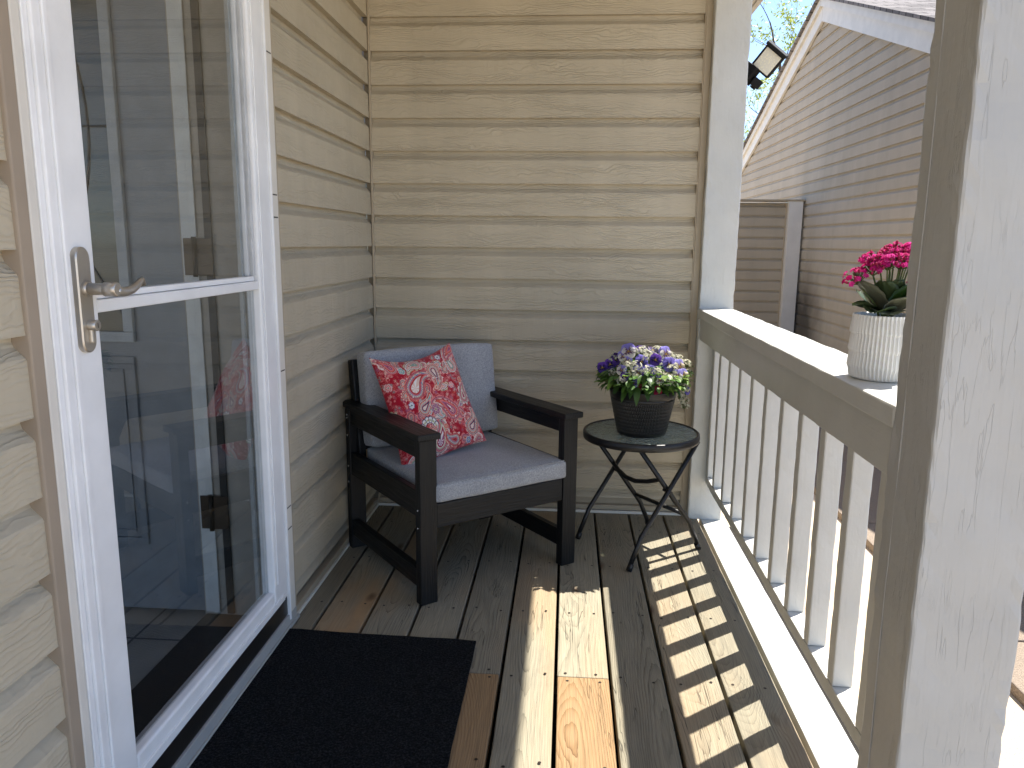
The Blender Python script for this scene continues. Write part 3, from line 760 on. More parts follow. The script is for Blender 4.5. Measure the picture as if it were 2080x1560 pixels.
# ================================================================== PILLOW (paisley)
def paisley(S, T):
    H, W = S.shape; col = np.zeros((H, W, 3)); col[:] = (.40, .006, .022)
    red = np.array((.40, .006, .022)); pink = np.array((.72, .20, .20)); cream = np.array((.74, .52, .42)); coral = np.array((.66, .10, .06))
    teal = np.array((.20, .36, .34)); blue = np.array((.10, .17, .34)); navy = np.array((.03, .03, .09)); green = np.array((.36, .40, .20)); white = np.array((.82, .76, .72)); mauve = np.array((.34, .12, .22))
    rs = np.random.default_rng(12)
    def put(mask, c, a=1.0):
        col[mask] = col[mask]*(1-a)+c*a
    # fine vine background
    for k in range(170):
        x, y = rs.random(2); a = rs.random()*6.28; L_ = rs.uniform(.012, .03)
        dx, dy = S-x, T-y; u = dx*np.cos(a)+dy*np.sin(a); v = -dx*np.sin(a)+dy*np.cos(a)
        for q in range(3):
            w_ = np.hypot((u-q*L_*.7)/(L_*.42), (v-(q % 2-.5)*L_*.55)/(L_*.2)) < 1
            put(w_, pink if k % 3 else cream, .8)
        put((np.abs(v-.15*L_*np.sin(u/L_*3)) < .0022) & (u > -L_) & (u < L_*2.2), pink, .7)
    def boteh(cx, cy, r0, ang, bend, pal, length=3.2, scal=0):
        r0 *= 1.12
        n = 26; pts = []; a = ang; x, y = cx, cy
        for k in range(n):
            t = k/(n-1); pts.append((x, y, r0*(1-t)**.75*(1 if t < .9 else .8)+.002)); st = r0*length/n
            x += math.cos(a)*st; y += math.sin(a)*st; a += bend*t*1.6/n
        d = np.full(S.shape, 9.)
        for x, y, r in pts: d = np.minimum(d, np.hypot(S-x, T-y)-r)
        th = np.arctan2(T-cy, S-cx)
        if scal:
            petal = .5+.5*np.cos(th*scal)
            put((d > .004) & (d < .004+.020*petal**.5), pal[5]); put((d > .007) & (d < .004+.013*petal**.5), pal[0] if scal % 2 else cream)
            put((d > 0) & (d <= .005), navy if scal % 2 else red)
        dots = (np.sin(th*22+d*30) > .1)
        bands = [(0, pal[0]), (-.006, pal[1]), (-.010, pal[2]), (-.020, pal[3]), (-.024, pal[4]), (-.036, pal[5]), (-.042, pal[1]), (-.052, pal[3])]
        for dd, c in bands: put(d < dd, c)
        put((d < -.011) & (d > -.019) & dots, pal[3]); put((d < -.026) & (d > -.035) & ~dots, pal[0])
        put((d < -.055) & (np.sin(th*7) > .2), white)
    # mottled pink-on-red ground
    for k in range(900):
        x, y = rs.random(2); r0 = rs.uniform(.006, .020); d = np.hypot((S-x), (T-y)*rs.uniform(.7, 1.4)); th = np.arctan2(T-y, S-x); n_ = rs.integers(4, 8)
        c_ = (pink, coral, cream, pink, mauve, pink, teal)[k % 7]
        put((d < r0*(.55+.45*np.cos(th*n_))) , c_, .75)
        put((np.abs(d-r0*1.25) < .0016) & (np.sin(th*9) > -.2), pink, .55)
    PK = (pink*.9, coral, cream, red, teal, pink)
    extra = [(*rs.random(2), rs.uniform(.018, .030), rs.uniform(0, 6.28), rs.choice([-2.6, 2.6]), None, rs.uniform(2.8, 4.2), int(rs.integers(0, 12))) for _ in range(46)]
    P1 = (cream, navy, coral, cream, teal, pink); P2 = (pink, red, teal, cream, blue, coral); P3 = (white, teal, pink, cream, red, green); P4 = (pink, mauve, cream, red, coral, pink); P5 = (cream, red, pink, mauve, green, white)
    for k_, e_ in enumerate(extra):
        boteh(*e_[:5], (P1, P2, P3, P4, P5, PK)[k_ % 6], *e_[6:])
    for a_ in ((.14, .90, .055, 2.4, 1.2, P4, 2.6, 0), (.30, .66, .085, .9, -3.2, P2, 3.6, 11), (.33, .46, .06, .5, 2.2, P1, 3.2, 0), (.42, .12, .075, 1.0, 2.6, P5, 3.0, 13), (.60, .80, .062, -1.4, -2.4, P1, 3.6, 12), (.86, .78, .06, 1.9, -2.8, P3, 4.0, 0),
               (.66, .36, .068, 2.2, 2.2, P4, 3.9, 15), (.88, .46, .05, 1.5, -2.4, P5, 3.2, 9), (.12, .30, .06, -.7, 2.4, P2, 3.2, 10), (.84, .16, .062, .6, 2.6, P1, 3.2, 11), (.10, .06, .05, .4, 1.6, P3, 3, 0), (.60, .09, .046, 2.8, -2.4, P2, 3, 8), (.95, .95, .05, 3.4, 2, P4, 3, 9), (.44, .92, .05, 3.2, 2, P3, 3, 10)):
        boteh(*a_)
    for cx, cy, r0, n_, c1, c2 in ((.46, .42, .052, 6, mauve, cream), (.24, .86, .035, 5, teal, white), (.90, .62, .03, 5, coral, cream), (.75, .60, .028, 6, pink, white), (.30, .24, .035, 6, blue, white), (.56, .62, .026, 5, cream, coral), (.74, .93, .03, 6, white, blue), (.2, .52, .03, 7, white, blue), (.96, .30, .03, 5, pink, cream), (.52, .24, .025, 6, coral, cream), (.04, .72, .03, 6, pink, white), (.76, .05, .03, 6, blue, white)):
        d = np.hypot(S-cx, T-cy); th = np.arctan2(T-cy, S-cx)
        rr = r0*(.62+.38*np.abs(np.cos(th*n_/2))**.6)
        put(d < rr+.005, c2); put(d < rr, c1); put((d < rr*.72) & (np.abs(np.sin(th*n_/2)) < .25), c2); put(d < r0*.30, c2); put(d < r0*.16, np.array((.10, .16, .04)))
    # scalloped shell fan near the lower left
    cx, cy = .33, .27; d = np.hypot(S-cx, T-cy); th = np.arctan2(T-cy, S-cx)
    up = (th > .1) & (th < 2.9)
    pe = np.abs(np.sin(th*6.5))
    put(up & (d < .105+.012*pe) & (d > .05), navy); put(up & (d < .098+.010*pe) & (d > .056) & (pe > .30), white); put(up & (d < .085) & (d > .07) & (pe > .55), green*1.3)
    put(up & (d > .122) & (d < .130) & (np.sin(th*46) > 0), pink)
    for k in range(60):
        x, y = rs.random(2); r0 = rs.uniform(.004, .009); put(np.hypot(S-x, T-y) < r0, (white, pink, teal, coral)[k % 4], .9)
    return col
def l2w(u_, v_, z_): return chM() @ Vector((u_, v_, z_))
NP = 300
g = np.linspace(0, 1, NP+1); Sg, Tg = np.meshgrid(g, g)   # S across, T up
pc_ = paisley(Sg, Tg)
BL, BR, TL, TR = [np.array(q) for q in ((.072, .235, .392), (.412, .268, .424), (.018, .402, .742), (.346, .425, .772))]
BL[2] = .350; BL[0] = .060
def pillow_mesh():
    S2, T2 = 2*Sg-1, 2*Tg-1
    # edges bow inwards between the corners
    ein = .045
    s = .5+.5*S2*(1-ein*2*(1-T2**2)); t = .5+.5*T2*(1-ein*2*(1-S2**2))
    P = (BL[None, None]*((1-s)*(1-t))[..., None]+BR[None, None]*(s*(1-t))[..., None]+TL[None, None]*((1-s)*t)[..., None]+TR[None, None]*(s*t)[..., None])
    n = np.cross(BR-BL, TL-BL); n /= np.linalg.norm(n)
    if n[1] > 0: n = -n
    h = .062*((1-S2**4)*(1-T2**4))**.5*(1-.12*np.hypot(S2, T2)**2)
    wr = np.zeros_like(h)
    for i in range(0, NP+1, 1):
        pass
    rsx = np.random.default_rng(3)
    for k in range(22):      # folds that radiate from corners and edges
        cx, cy = rsx.uniform(-1.1, 1.1, 2); a = math.atan2(cy, cx)+rsx.uniform(-.5, .5); 
        uu = (S2-cx)*math.cos(a)+(T2-cy)*math.sin(a); vv2 = -(S2-cx)*math.sin(a)+(T2-cy)*math.cos(a)
        wr += rsx.uniform(-1, 1)*np.exp(-(vv2/.10)**2-(uu/.5)**2)
    wr *= .0032*(1-np.maximum(abs(S2), abs(T2))**6)
    # upper edge slumps a little in the middle
    P[..., 2] -= .022*(1-S2**2)*np.clip(T2, 0, 1)**2
    # bottom edge rests on the seat
    front = P+n*(h+wr)[..., None]; back = P-n*(h*.55)[..., None]
    return front, back
fr_, bk_ = pillow_mesh()
me = bpy.data.meshes.new('throw_pillow')
Mc = np.array(chM()); n1 = (NP+1)**2
V = np.concatenate([fr_.reshape(-1, 3), bk_.reshape(-1, 3)]); V = V @ Mc[:3, :3].T + Mc[:3, 3]
cen = V.mean(0); V -= cen
ii, jj = np.meshgrid(np.arange(NP), np.arange(NP), indexing='ij'); a = (ii*(NP+1)+jj).ravel()
Fq = np.stack([a, a+1, a+NP+2, a+NP+1], 1); Fb = (Fq+n1)[:, ::-1]
faces = np.concatenate([Fq, Fb])
me.from_pydata(V.tolist(), [], faces.tolist())
ca = me.color_attributes.new('Col', 'FLOAT_COLOR', 'POINT')
cc = np.ones((2*n1, 4)); cc[:n1, :3] = pc_.reshape(-1, 3); cc[n1:, :3] = pc_[:, ::-1].reshape(-1, 3)
ca.data.foreach_set('color', cc.ravel().astype(np.float32))
me.polygons.foreach_set('use_smooth', [True]*len(me.polygons))
b = MB('paisley_cotton', (.5, .5, .5), .85, .2)
at = b.n('ShaderNodeAttribute'); at.attribute_name = 'Col'; b.col(at.outputs['Color']); b.bump(b.m_('ADD', b.noise(None, 22, 3), b.m_('MULTIPLY', b.noise(None, 1500, 1), .1)), .003, .6)
b.b.inputs['Sheen Weight'].default_value = .2
me.materials.append(b.m)
pl_ = link(bpy.data.objects.new('throw_pillow', me)); pl_.location = cen.tolist()
tag(pl_, 'red paisley throw pillow leaning in the corner of the grey armchair', 'pillow')

# ================================================================== SIDE TABLE
TC = Vector((1.113, -.400, 0)); tab = empty('side_table', TC); tag(tab, 'small round black folding table with a rippled green glass top', 'side table')
M_blk = plain('black_powder_coat', (.010, .010, .011), .38, .5, 0, 300, .0002)
TZ, TR_ = .455, .212
bm = bmesh.new()
lathe(bm, [(TR_-.012, TZ-.004), (TR_-.010, TZ+.0035), (TR_-.004, TZ+.0045), (TR_, TZ+.001), (TR_+.001, TZ-.010), (TR_, TZ-.022), (TR_-.003, TZ-.024), (TR_-.006, TZ-.022), (TR_-.006, TZ-.008), (TR_-.012, TZ-.004)], 96)
obj('rim', bm, M_blk, tab)
tg = MB('rippled_glass', (.35, .42, .38), .06, .5)
tc = tg.coord(); mp = tg.n('ShaderNodeMapping'); tg.L(tc, mp.inputs[0]); mp.inputs['Rotation'].default_value = (0, 0, .7); mp.inputs['Scale'].default_value = (26, 70, 1)
rip = tg.noise(mp.outputs[0], 1, 2, .5, 1.2)
bn = tg.n('ShaderNodeBump'); tg.L(rip, bn.inputs['Height']); bn.inputs['Distance'].default_value = .012; bn.inputs['Strength'].default_value = .9
lw = tg.n('ShaderNodeLayerWeight'); lw.inputs['Blend'].default_value = .5; tg.L(bn.outputs[0], lw.inputs['Normal']); geo = tg.n('ShaderNodeNewGeometry')
frv = tg.m_('MULTIPLY', tg.m_('ADD', .06, tg.m_('MULTIPLY', tg.m_('POWER', lw.outputs['Facing'], 4.0), .9)), tg.m_('SUBTRACT', 1.0, geo.outputs['Backfacing']))
tr = tg.n('ShaderNodeBsdfTransparent'); tr.inputs[0].default_value = (.68, .76, .72, 1)
go = tg.n('ShaderNodeBsdfGlossy'); go.inputs['Roughness'].default_value = .05; tg.L(bn.outputs[0], go.inputs['Normal'])
rf = tg.n('ShaderNodeBsdfDiffuse'); rf.inputs[0].default_value = (.58, .66, .61, 1); tg.L(bn.outputs[0], rf.inputs['Normal'])
mx0 = tg.n('ShaderNodeMixShader'); mx0.inputs[0].default_value = .5; tg.L(tr.outputs[0], mx0.inputs[1]); tg.L(rf.outputs[0], mx0.inputs[2])
mx = tg.n('ShaderNodeMixShader'); tg.L(frv, mx.inputs[0]); tg.L(mx0.outputs[0], mx.inputs[1]); tg.L(go.outputs[0], mx.inputs[2]); tg.L(mx.outputs[0], tg.out.inputs[0])
bm = bmesh.new()
r = lathe(bm, [(.0001, TZ-.004), (TR_-.0065, TZ-.004), (TR_-.0065, TZ+.001), (TR_-.012, TZ+.001), (.0001, TZ+.001)], 96)
obj('glass_top', bm, tg.m, tab)
e_ = Vector((-.565, .825, 0)); d_ = Vector((.825, .565, 0))
def P_(e, d, z): return e_*e+d_*d+Vector((0, 0, z))+Vector((.007, .023, 0))
F1, F2, F3, F4 = (1.068, -.615), (1.348, -.388), (1.185, -.173), (.892, -.330)
def leg(foot, s, etop, er):
    fx = Vector((foot[0]-TC.x, foot[1]-TC.y, 0))
    top = P_(etop, .128*s, TZ-.022)
    bend = fx.lerp(Vector((top.x, top.y, 0)), .17)*1.0; bend.z = .115
    bm = bmesh.new()
    pts = [fx+Vector((0, 0, .009)), fx.lerp(bend, .75), bend, bend.lerp(top, .12), top]
    tube(bm, pts, .0088, 12); lg = obj('leg', bm, M_blk, tab)
    bm = bmesh.new(); tube(bm, [fx+Vector((0, 0, .001)), fx.lerp(bend, .22)], .0108, 12); obj('foot_cap', bm, M_blk, lg)
    return bend, top
A1 = leg(F1, 1, -.160, 0); A2 = leg(F4, 1, .160, 0); B1 = leg(F2, -1, -.140, 0); B2 = leg(F3, -1, .140, 0)
bm = bmesh.new()
q1 = B1[0].lerp(B1[1], .12); q2 = B2[0].lerp(B2[1], .12); tube(bm, [q1, q2], .0075, 10)
obj('crossbar', bm, M_blk, tab)
bm = bmesh.new()
q1 = B1[0].lerp(B1[1], .60); q2 = B2[0].lerp(B2[1], .60)
mid = [q2.lerp(q1, t)+Vector((0, 0, -.035*math.sin(math.pi*t)))-d_*(.02*math.sin(math.pi*t)) for t in (0, .08, .2, .4, .6, .8, .92, 1)]
tube(bm, [B2[0].lerp(B2[1], .86)+Vector((0, 0, .0))]+mid+[B1[0].lerp(B1[1], .80)], .0085, 10)
obj('brace_bar', bm, M_blk, tab)
for X1, X2 in ((A1, B1), (A2, B2)):
    c1 = X1[0].lerp(X1[1], .46); c2 = X2[0].lerp(X2[1], .46); mid_ = (c1+c2)/2
    bm = bmesh.new(); tube(bm, [mid_-e_*.022, mid_+e_*.022], .0055, 10); obj('pivot', bm, M_blk, tab)

# ================================================================== PLANTER WITH PANSIES
PC = Vector((1.112, -.418, TZ+.001)); pot = empty('flower_planter', PC); tag(pot, 'black basket-weave planter of pansies and alyssum on the round table', 'planter')
pm = MB('black_woven_plastic', (.016, .016, .016), .35, .5)
uvn = pm.n('ShaderNodeTexCoord').outputs['UV']; U_, V_, _ = pm.xyz(uvn)
row = pm.m_('FLOOR', pm.m_('MULTIPLY', V_, 1/.0135))
st = pm.m_('ADD', pm.m_('MULTIPLY', U_, 110), pm.m_('MULTIPLY', row, .5))
dash = pm.m_('MULTIPLY', pm.m_('POWER', pm.m_('ABSOLUTE', pm.m_('SINE', pm.m_('MULTIPLY', st, math.pi))), 1.5), pm.m_('POWER', pm.m_('ABSOLUTE', pm.m_('SINE', pm.m_('MULTIPLY', pm.m_('MULTIPLY', V_, 1/.0135), math.pi))), .6))
msk = pm.m_('MULTIPLY', pm.m_('GREATER_THAN', V_, .100), pm.m_('LESS_THAN', V_, .219))
hh = pm.m_('MULTIPLY', dash, msk)
pm.bump(hh, .0035, 1); 
pm.col(pm.mix(pm.m_('MULTIPLY', hh, .8), (.008, .008, .008), (.034, .034, .033)))
bm = bmesh.new()
lathe(bm, [(.001, .002), (.080, .002), (.085, .0), (.0895, .006), (.0925, .020), (.1165, .132), (.117, .136), (.1155, .137), (.118, .139), (.1215, .163), (.1215, .166), (.118, .167), (.1155, .165), (.112, .14), (.0001, .135)], 128)
obj('pot', bm, pm.m, pot)
bm = bmesh.new(); lathe(bm, [(.113, .150), (.06, .158), (.0001, .160)], 32); obj('soil', bm, M_soil, pot, True)
def set_col(bm, verts, c, lay):
    for v in verts: v[lay] = (*c, 1)
def leaf(bm, lay, base, dirv, up, L_, W_, col, curl=.25, fold=.15, n=5, scallop=0):
    """a leaf blade with midrib fold and droop"""
    dirv = dirv.normalized(); side = dirv.cross(up).normalized(); upn = side.cross(dirv).normalized()
    rows = []
    for i in range(n+1):
        t = i/n; wd = W_*math.sin(math.pi*min(1, t*.93+.07))**.75*(1-.25*t)
        if scallop: wd *= 1+.10*math.sin(t*math.pi*scallop)
        c = base+dirv*(L_*t)+upn*(-curl*L_*t*t)
        rows.append([bm.verts.new(c-side*wd/2+upn*fold*wd), bm.verts.new(c), bm.verts.new(c+side*wd/2+upn*fold*wd)])
        k_ = .85+.3*t
        for q, vtx in enumerate(rows[-1]): vtx[lay] = (col[0]*k_*(1.25 if q == 1 else 1), col[1]*k_*(1.15 if q == 1 else 1), col[2]*k_, 1)
    for a_, b_ in zip(rows, rows[1:]):
        for q in (0, 1):
            f = bm.faces.new((a_[q], a_[q+1], b_[q+1], b_[q])); f.smooth = True
def rdir(el0, el1):
    a = random.uniform(0, 2*math.pi); e = random.uniform(el0, el1)
    return Vector((math.cos(a)*math.cos(e), math.sin(a)*math.cos(e), math.sin(e)))
bm = bmesh.new(); lay = bm.verts.layers.float_color.new('Col')
for k in range(620):
    a = random.uniform(0, 2*math.pi); r0 = .156*math.sqrt(random.random()); z = .162+random.uniform(0, .115)*(1-(r0/.16)**2*.5)
    base = Vector((math.cos(a)*r0, math.sin(a)*r0, z))
    dv = Vector((math.cos(a+random.uniform(-.9, .9)), math.sin(a+random.uniform(-.9, .9)), random.uniform(-.15, .9)))
    if r0 > .108: base.z = random.uniform(.178, .24); dv.z = random.uniform(-.5, .6)
    gcol = random.choice([(.06, .14, .03), (.09, .20, .04), (.045, .10, .025), (.16, .28, .05)])
    leaf(bm, lay, base, dv, Vector((0, 0, 1)), random.uniform(.022, .042), random.uniform(.017, .027), gcol, random.uniform(.1, .6), random.uniform(.05, .3))
for k in range(26):   # larger leaves spilling over the rim
    a = random.uniform(0, 2*math.pi)
    base = Vector((math.cos(a)*.115, math.sin(a)*.115, random.uniform(.172, .190)))
    leaf(bm, lay, base, Vector((math.cos(a), math.sin(a), random.uniform(-.7, .2))), Vector((0, 0, 1)), random.uniform(.030, .052), random.uniform(.022, .030), random.choice([(.04, .10, .025), (.06, .14, .03)]), random.uniform(.3, .9), .12)
for k in range(90):   # stems
    a = random.uniform(0, 2*math.pi); r0 = random.uniform(0, .09); r1 = r0+random.uniform(.0, .06)
    p0 = Vector((math.cos(a)*r0, math.sin(a)*r0, .158)); p1 = Vector((math.cos(a)*r1, math.sin(a)*r1, random.uniform(.2, .29)-r1*.4))
    nv = len(bm.verts); tube(bm, [p0, (p0+p1)/2+Vector((0, 0, .01)), p1], .0009, 4); bm.verts.ensure_lookup_table()
    for v in bm.verts[nv:]: v[lay] = (.09, .15, .04, 1)
obj('foliage', bm, M_leaf, pot)
def pansy_mesh(outer, low, eye, dark):
    bm = bmesh.new(); lay = bm.verts.layers.float_color.new('Col')
    # petals: two upper, two side, one lower; face looks along +Z
    for ang, L_, W_, c0, zoff in ((60, 1.0, 1.05, outer, -.08), (120, 1.0, 1.05, outer, -.10), (0, .82, .85, low, .0), (180, .82, .85, low, .01), (270, .92, 1.15, low, .06)):
        a = R_(ang); d = Vector((math.cos(a), math.sin(a), 0)); s_ = Vector((-d.y, d.x, 0)); nr, nc = 6, 8; rows = []
        for i in range(nr+1):
            t = i/nr; row = []
            for j in range(nc+1):
                q = -1+2*j/nc; wd = W_*.62*math.sin(math.pi*(.06+.72*t**.8))**.75*(1.0 if i else .12)
                L2 = t*L_*(1-.22*q*q*t)
                z = zoff*(.3+t)+.05*math.sin(q*5+ang)*t-.10*t*t+.05*math.cos(q*3)*t
                v = bm.verts.new(d*L2+s_*(wd*q)+Vector((0, 0, z)))
                if t < .15: c = eye
                elif t < .42 and c0 is low and (j % 2 == 0 or t < .3): c = dark
                else: c = tuple(x*(.8+.35*t) for x in c0)
                v[lay] = (*c, 1); row.append(v)
            rows.append(row)
        for i in range(nr):
            for j in range(nc):
                f = bm.faces.new((rows[i][j], rows[i+1][j], rows[i+1][j+1], rows[i][j+1])); f.smooth = True
    me = bpy.data.meshes.new('pansy'); bm.to_mesh(me); bm.free(); me.materials.append(M_petal); return me
yel = (.62, .42, .03)
PV = [pansy_mesh((.15, .06, .42), (.07, .03, .25), yel, (.012, .006, .04)), pansy_mesh((.30, .26, .66), (.72, .68, .62), yel, (.10, .03, .12)),
      pansy_mesh((.23, .19, .60), (.20, .16, .52), yel, (.02, .01, .10)), pansy_mesh((.06, .03, .13), (.10, .05, .28), yel, (.01, .005, .03)), pansy_mesh((.33, .30, .70), (.78, .70, .48), yel, (.16, .08, .10))]
TOCAM = (Vector((.83, -3.17, 1.13))-PC).normalized()
def flower_at(me, name, loc, nrm, size, roll, parent):
    o = bpy.data.objects.new(name, me); q = nrm.to_track_quat('Z', 'Y'); o.rotation_mode = 'QUATERNION'
    from mathutils import Quaternion
    o.rotation_quaternion = q @ Quaternion((0, 0, 1), roll); o.scale = (size,)*3; o.location = loc; return link(o, parent)
right = Vector((CR.x, CR.y, 0)).normalized(); back = Vector((CF.x, CF.y, 0)).normalized()
# px positions in the photograph's planter turned into places on the dome: (across, up, towards viewer, kind, size)
pans = [(-.07, .275, .05, 1, .020), (.02, .27, .085, 4, .021), (.085, .225, .09, 1, .021), (-.045, .205, .11, 2, .017), (.03, .215, .115, 1, .016), (-.055, .290, .05, 2, .027), (-.010, .292, -.02, 3, .022), (.030, .285, -.03, 3, .022), (.058, .282, .04, 1, .027), (.062, .255, .075, 1, .025), (.100, .245, .04, 4, .025), (.108, .222, .06, 4, .023),
        (-.018, .262, .07, 2, .024), (-.030, .232, .095, 2, .024), (.000, .238, .10, 2, .023), (-.008, .222, .11, 0, .019), (.036, .258, .06, 2, .021), (-.078, .238, .08, 2, .018), (-.105, .248, .03, 0, .021),
        (-.088, .262, .02, 3, .022), (-.128, .238, .03, 0, .020), (-.060, .262, .06, 0, .018), (.124, .200, .03, 1, .017), (.128, .170, .03, 2, .014), (.05, .235, -.08, 2, .024), (-.06, .24, -.09, 0, .024), (.10, .25, -.06, 4, .023), (-.07, .222, .098, 3, .016)]
for i_, (a_, z_, tw, kd, sz) in enumerate(pans):
    kd = {0: 4, 1: 2, 2: 1, 3: 0, 4: 0}[kd] if i_ % 4 == 1 else kd
    loc = right*a_*1.2-back*tw*1.05+Vector((0, 0, .165+(z_-.165)*1.2-.008))
    nrm = (Vector((loc.x, loc.y, 0)).normalized()*.45+(-back)*1.1+Vector((random.uniform(-.25, .25), random.uniform(-.25, .25), .40))).normalized()
    if tw < 0: nrm = (nrm+Vector((0, 0, .8))).normalized()
    flower_at(PV[kd], 'pansy_flower', loc, nrm, sz*1.15, random.uniform(-.4, .4), pot)
def aly_mesh(seed, nfl=34):
    bm = bmesh.new(); lay = bm.verts.layers.float_color.new('Col'); rd = random.Random(seed)
    for k in range(nfl):
        a = rd.uniform(0, 6.28); r0 = math.sqrt(rd.random()); h = .45*(1-r0*r0)+rd.uniform(-.08, .08)
        c = Vector((math.cos(a)*r0, math.sin(a)*r0, h)); nr = (c+Vector((0, 0, .7))).normalized(); s1 = nr.orthogonal().normalized(); s2 = nr.cross(s1); ph = rd.uniform(0, 1.5)
        for q in range(4):
            aa = ph+q*math.pi/2; d = s1*math.cos(aa)+s2*math.sin(aa); e = nr.cross(d)
            vs = [bm.verts.new(c), bm.verts.new(c+d*.11+e*.075), bm.verts.new(c+d*.19+nr*.02), bm.verts.new(c+d*.11-e*.075)]
            set_col(bm, vs, (.80, .78, .72), lay); vs[0][lay] = (.45, .45, .12, 1); bm.faces.new(vs)
        nv = len(bm.verts); tube(bm, [Vector((c.x*.2, c.y*.2, -.9)), c], .018, 3, cap=False); bm.verts.ensure_lookup_table()
        for v in bm.verts[nv:]: v[lay] = (.14, .2, .06, 1)
    me = bpy.data.meshes.new('alyssum'); bm.to_mesh(me); bm.free(); me.materials.append(M_petal); return me
AV = [aly_mesh(i) for i in range(3)]
alys = [(-.07, .25, .07), (-.10, .262, .02), (-.04, .25, .09), (-.085, .21, .09), (.0, .21, .115), (-.11, .225, .05), (-.035, .280, .0), (-.020, .285, .03), (.0, .288, .0), (.012, .276, .03), (.022, .272, .05), (-.002, .270, .06), (.045, .288, -.02), (.075, .278, 0), (.088, .270, -.01), (.100, .262, .0), (.114, .262, -.02), (.120, .250, .0), (.018, .238, .10), (.030, .232, .10),
        (-.012, .240, .105), (.060, .218, .11), (.068, .206, .115), (.055, .208, .11), (-.045, .228, .10), (.122, .205, .03), (.110, .178, .06), (.128, .180, .035), (.112, .160, .06), (.118, .145, .06), (.122, .130, .06), (.105, .195, .07), (.075, .240, .085), (.082, .248, .07),
        (.140, .246, -.01), (.150, .240, -.02), (-.09, .272, .0), (.14, .22, 0), (.03, .26, .07), (-.06, .25, -.05), (.05, .28, -.06), (0, .27, -.07), (.09, .25, -.07)]
for a_, z_, tw in alys:
    loc = right*a_*1.14-back*tw*1.05+Vector((0, 0, .165+(z_-.165)*1.2-.004))
    nrm = (Vector((loc.x, loc.y, 0)).normalized()*.4+(-back)*.45+Vector((random.uniform(-.3, .3), random.uniform(-.3, .3), .9))).normalized()
    flower_at(random.choice(AV), 'alyssum_cluster', loc, nrm, random.uniform(.016, .023), random.uniform(0, 6), pot)
RP = [pansy_mesh((.30, .01, .06), (.25, .01, .05), (.12, .0, .03), (.1, 0, .02))]
for a_, z_, tw in ((-.028, .190, .112), (-.018, .192, .11), (.030, .188, .115), (.036, .178, .118), (.026, .176, .118)):
    flower_at(RP[0], 'red_blossom', right*a_-back*tw+Vector((0, 0, z_)), (-back+Vector((random.uniform(-.5, .5), 0, random.uniform(-.4, .6)))).normalized(), .012, random.uniform(0, 6), pot)

# ================================================================== WHITE RIBBED POT WITH KALANCHOE
KC = Vector((1.430, -1.682, .8872)); kp = empty('ribbed_pot', KC); tag(kp, 'white ribbed ceramic pot of pink kalanchoe standing on the railing', 'flower pot')
wm = MB('white_ceramic', (.80, .80, .78), .35, .5); wm.bump(wm.noise(None, 40, 2), .0004, .5)
def flute(a, r, z):
    k = .0028 if r > .04 else 0
    if z > .118 or z < .001: k *= .4
    ph = a*52+.35*math.sin(z*58)
    s = math.sin(ph)
    return k*(abs(s)**.8*(1 if s > 0 else -1))
prof = [(.0001, .003), (.050, .0), (.054, .004), (.0565, .018), (.0590, .024), (.0566, .050), (.0590, .056), (.0562, .084), (.0585, .088), (.0562, .112), (.0570, .121), (.0555, .1215), (.0535, .119), (.0525, .105), (.0001, .104)]
bm = bmesh.new(); lathe(bm, prof, 416, fn=lambda a, r, z: flute(a, r, z) if (r > .0538) else 0, sm=False); obj('pot', bm, wm.m, kp)
bm = bmesh.new(); lathe(bm, [(.053, .1065), (.0001, .110)], 24); obj('soil', bm, M_soil, kp)
def big_leaf(az, el, L_, W_, droop, col, z0=.124, r0=.010, cup=.25):
    bm = bmesh.new(); lay = bm.verts.layers.float_color.new('Col')
    d = Vector((math.cos(az), math.sin(az), 0)); s_ = Vector((-d.y, d.x, 0)); nr, nc = 12, 10; rows = []
    for i in range(nr+1):
        t = i/nr; wd = W_*.5*(math.sin(math.pi*min(1, .10+.84*t))**.6); row = []
        if t > .3: wd *= 1+.05*math.sin(t*26)
        e = el-droop*t
        if i == 0: c = d*r0+Vector((0, 0, z0))
        else: c = c+(d*math.cos(e)+Vector((0, 0, math.sin(e))))*(L_/nr)
        up = Vector((0, 0, 1))*math.cos(e)-d*math.sin(e)
        for j in range(nc+1):
            q = -1+2*j/nc
            v = bm.verts.new(c+s_*(wd*q)+up*(cup*wd*q*q+.0012*math.sin(q*9+t*7)))
            k_ = .8+.4*abs(q)*t; v[lay] = (col[0]*k_, col[1]*k_, col[2]*k_, 1); row.append(v)
        rows.append(row)
    for i in range(nr):
        for j in range(nc): bm.faces.new((rows[i][j], rows[i+1][j], rows[i+1][j+1], rows[i][j+1])).smooth = True
    bmesh.ops.solidify(bm, geom=list(bm.faces), thickness=.0012)
    obj('leaf', bm, M_kl, kp, True)
M_kl = attr_mat('succulent_leaf', .38, .12, .5)
wa = math.atan2(-right.y, -right.x)      # picture-left direction
g1, g2, g3 = (.24, .25, .17), (.10, .15, .06), (.30, .34, .22)
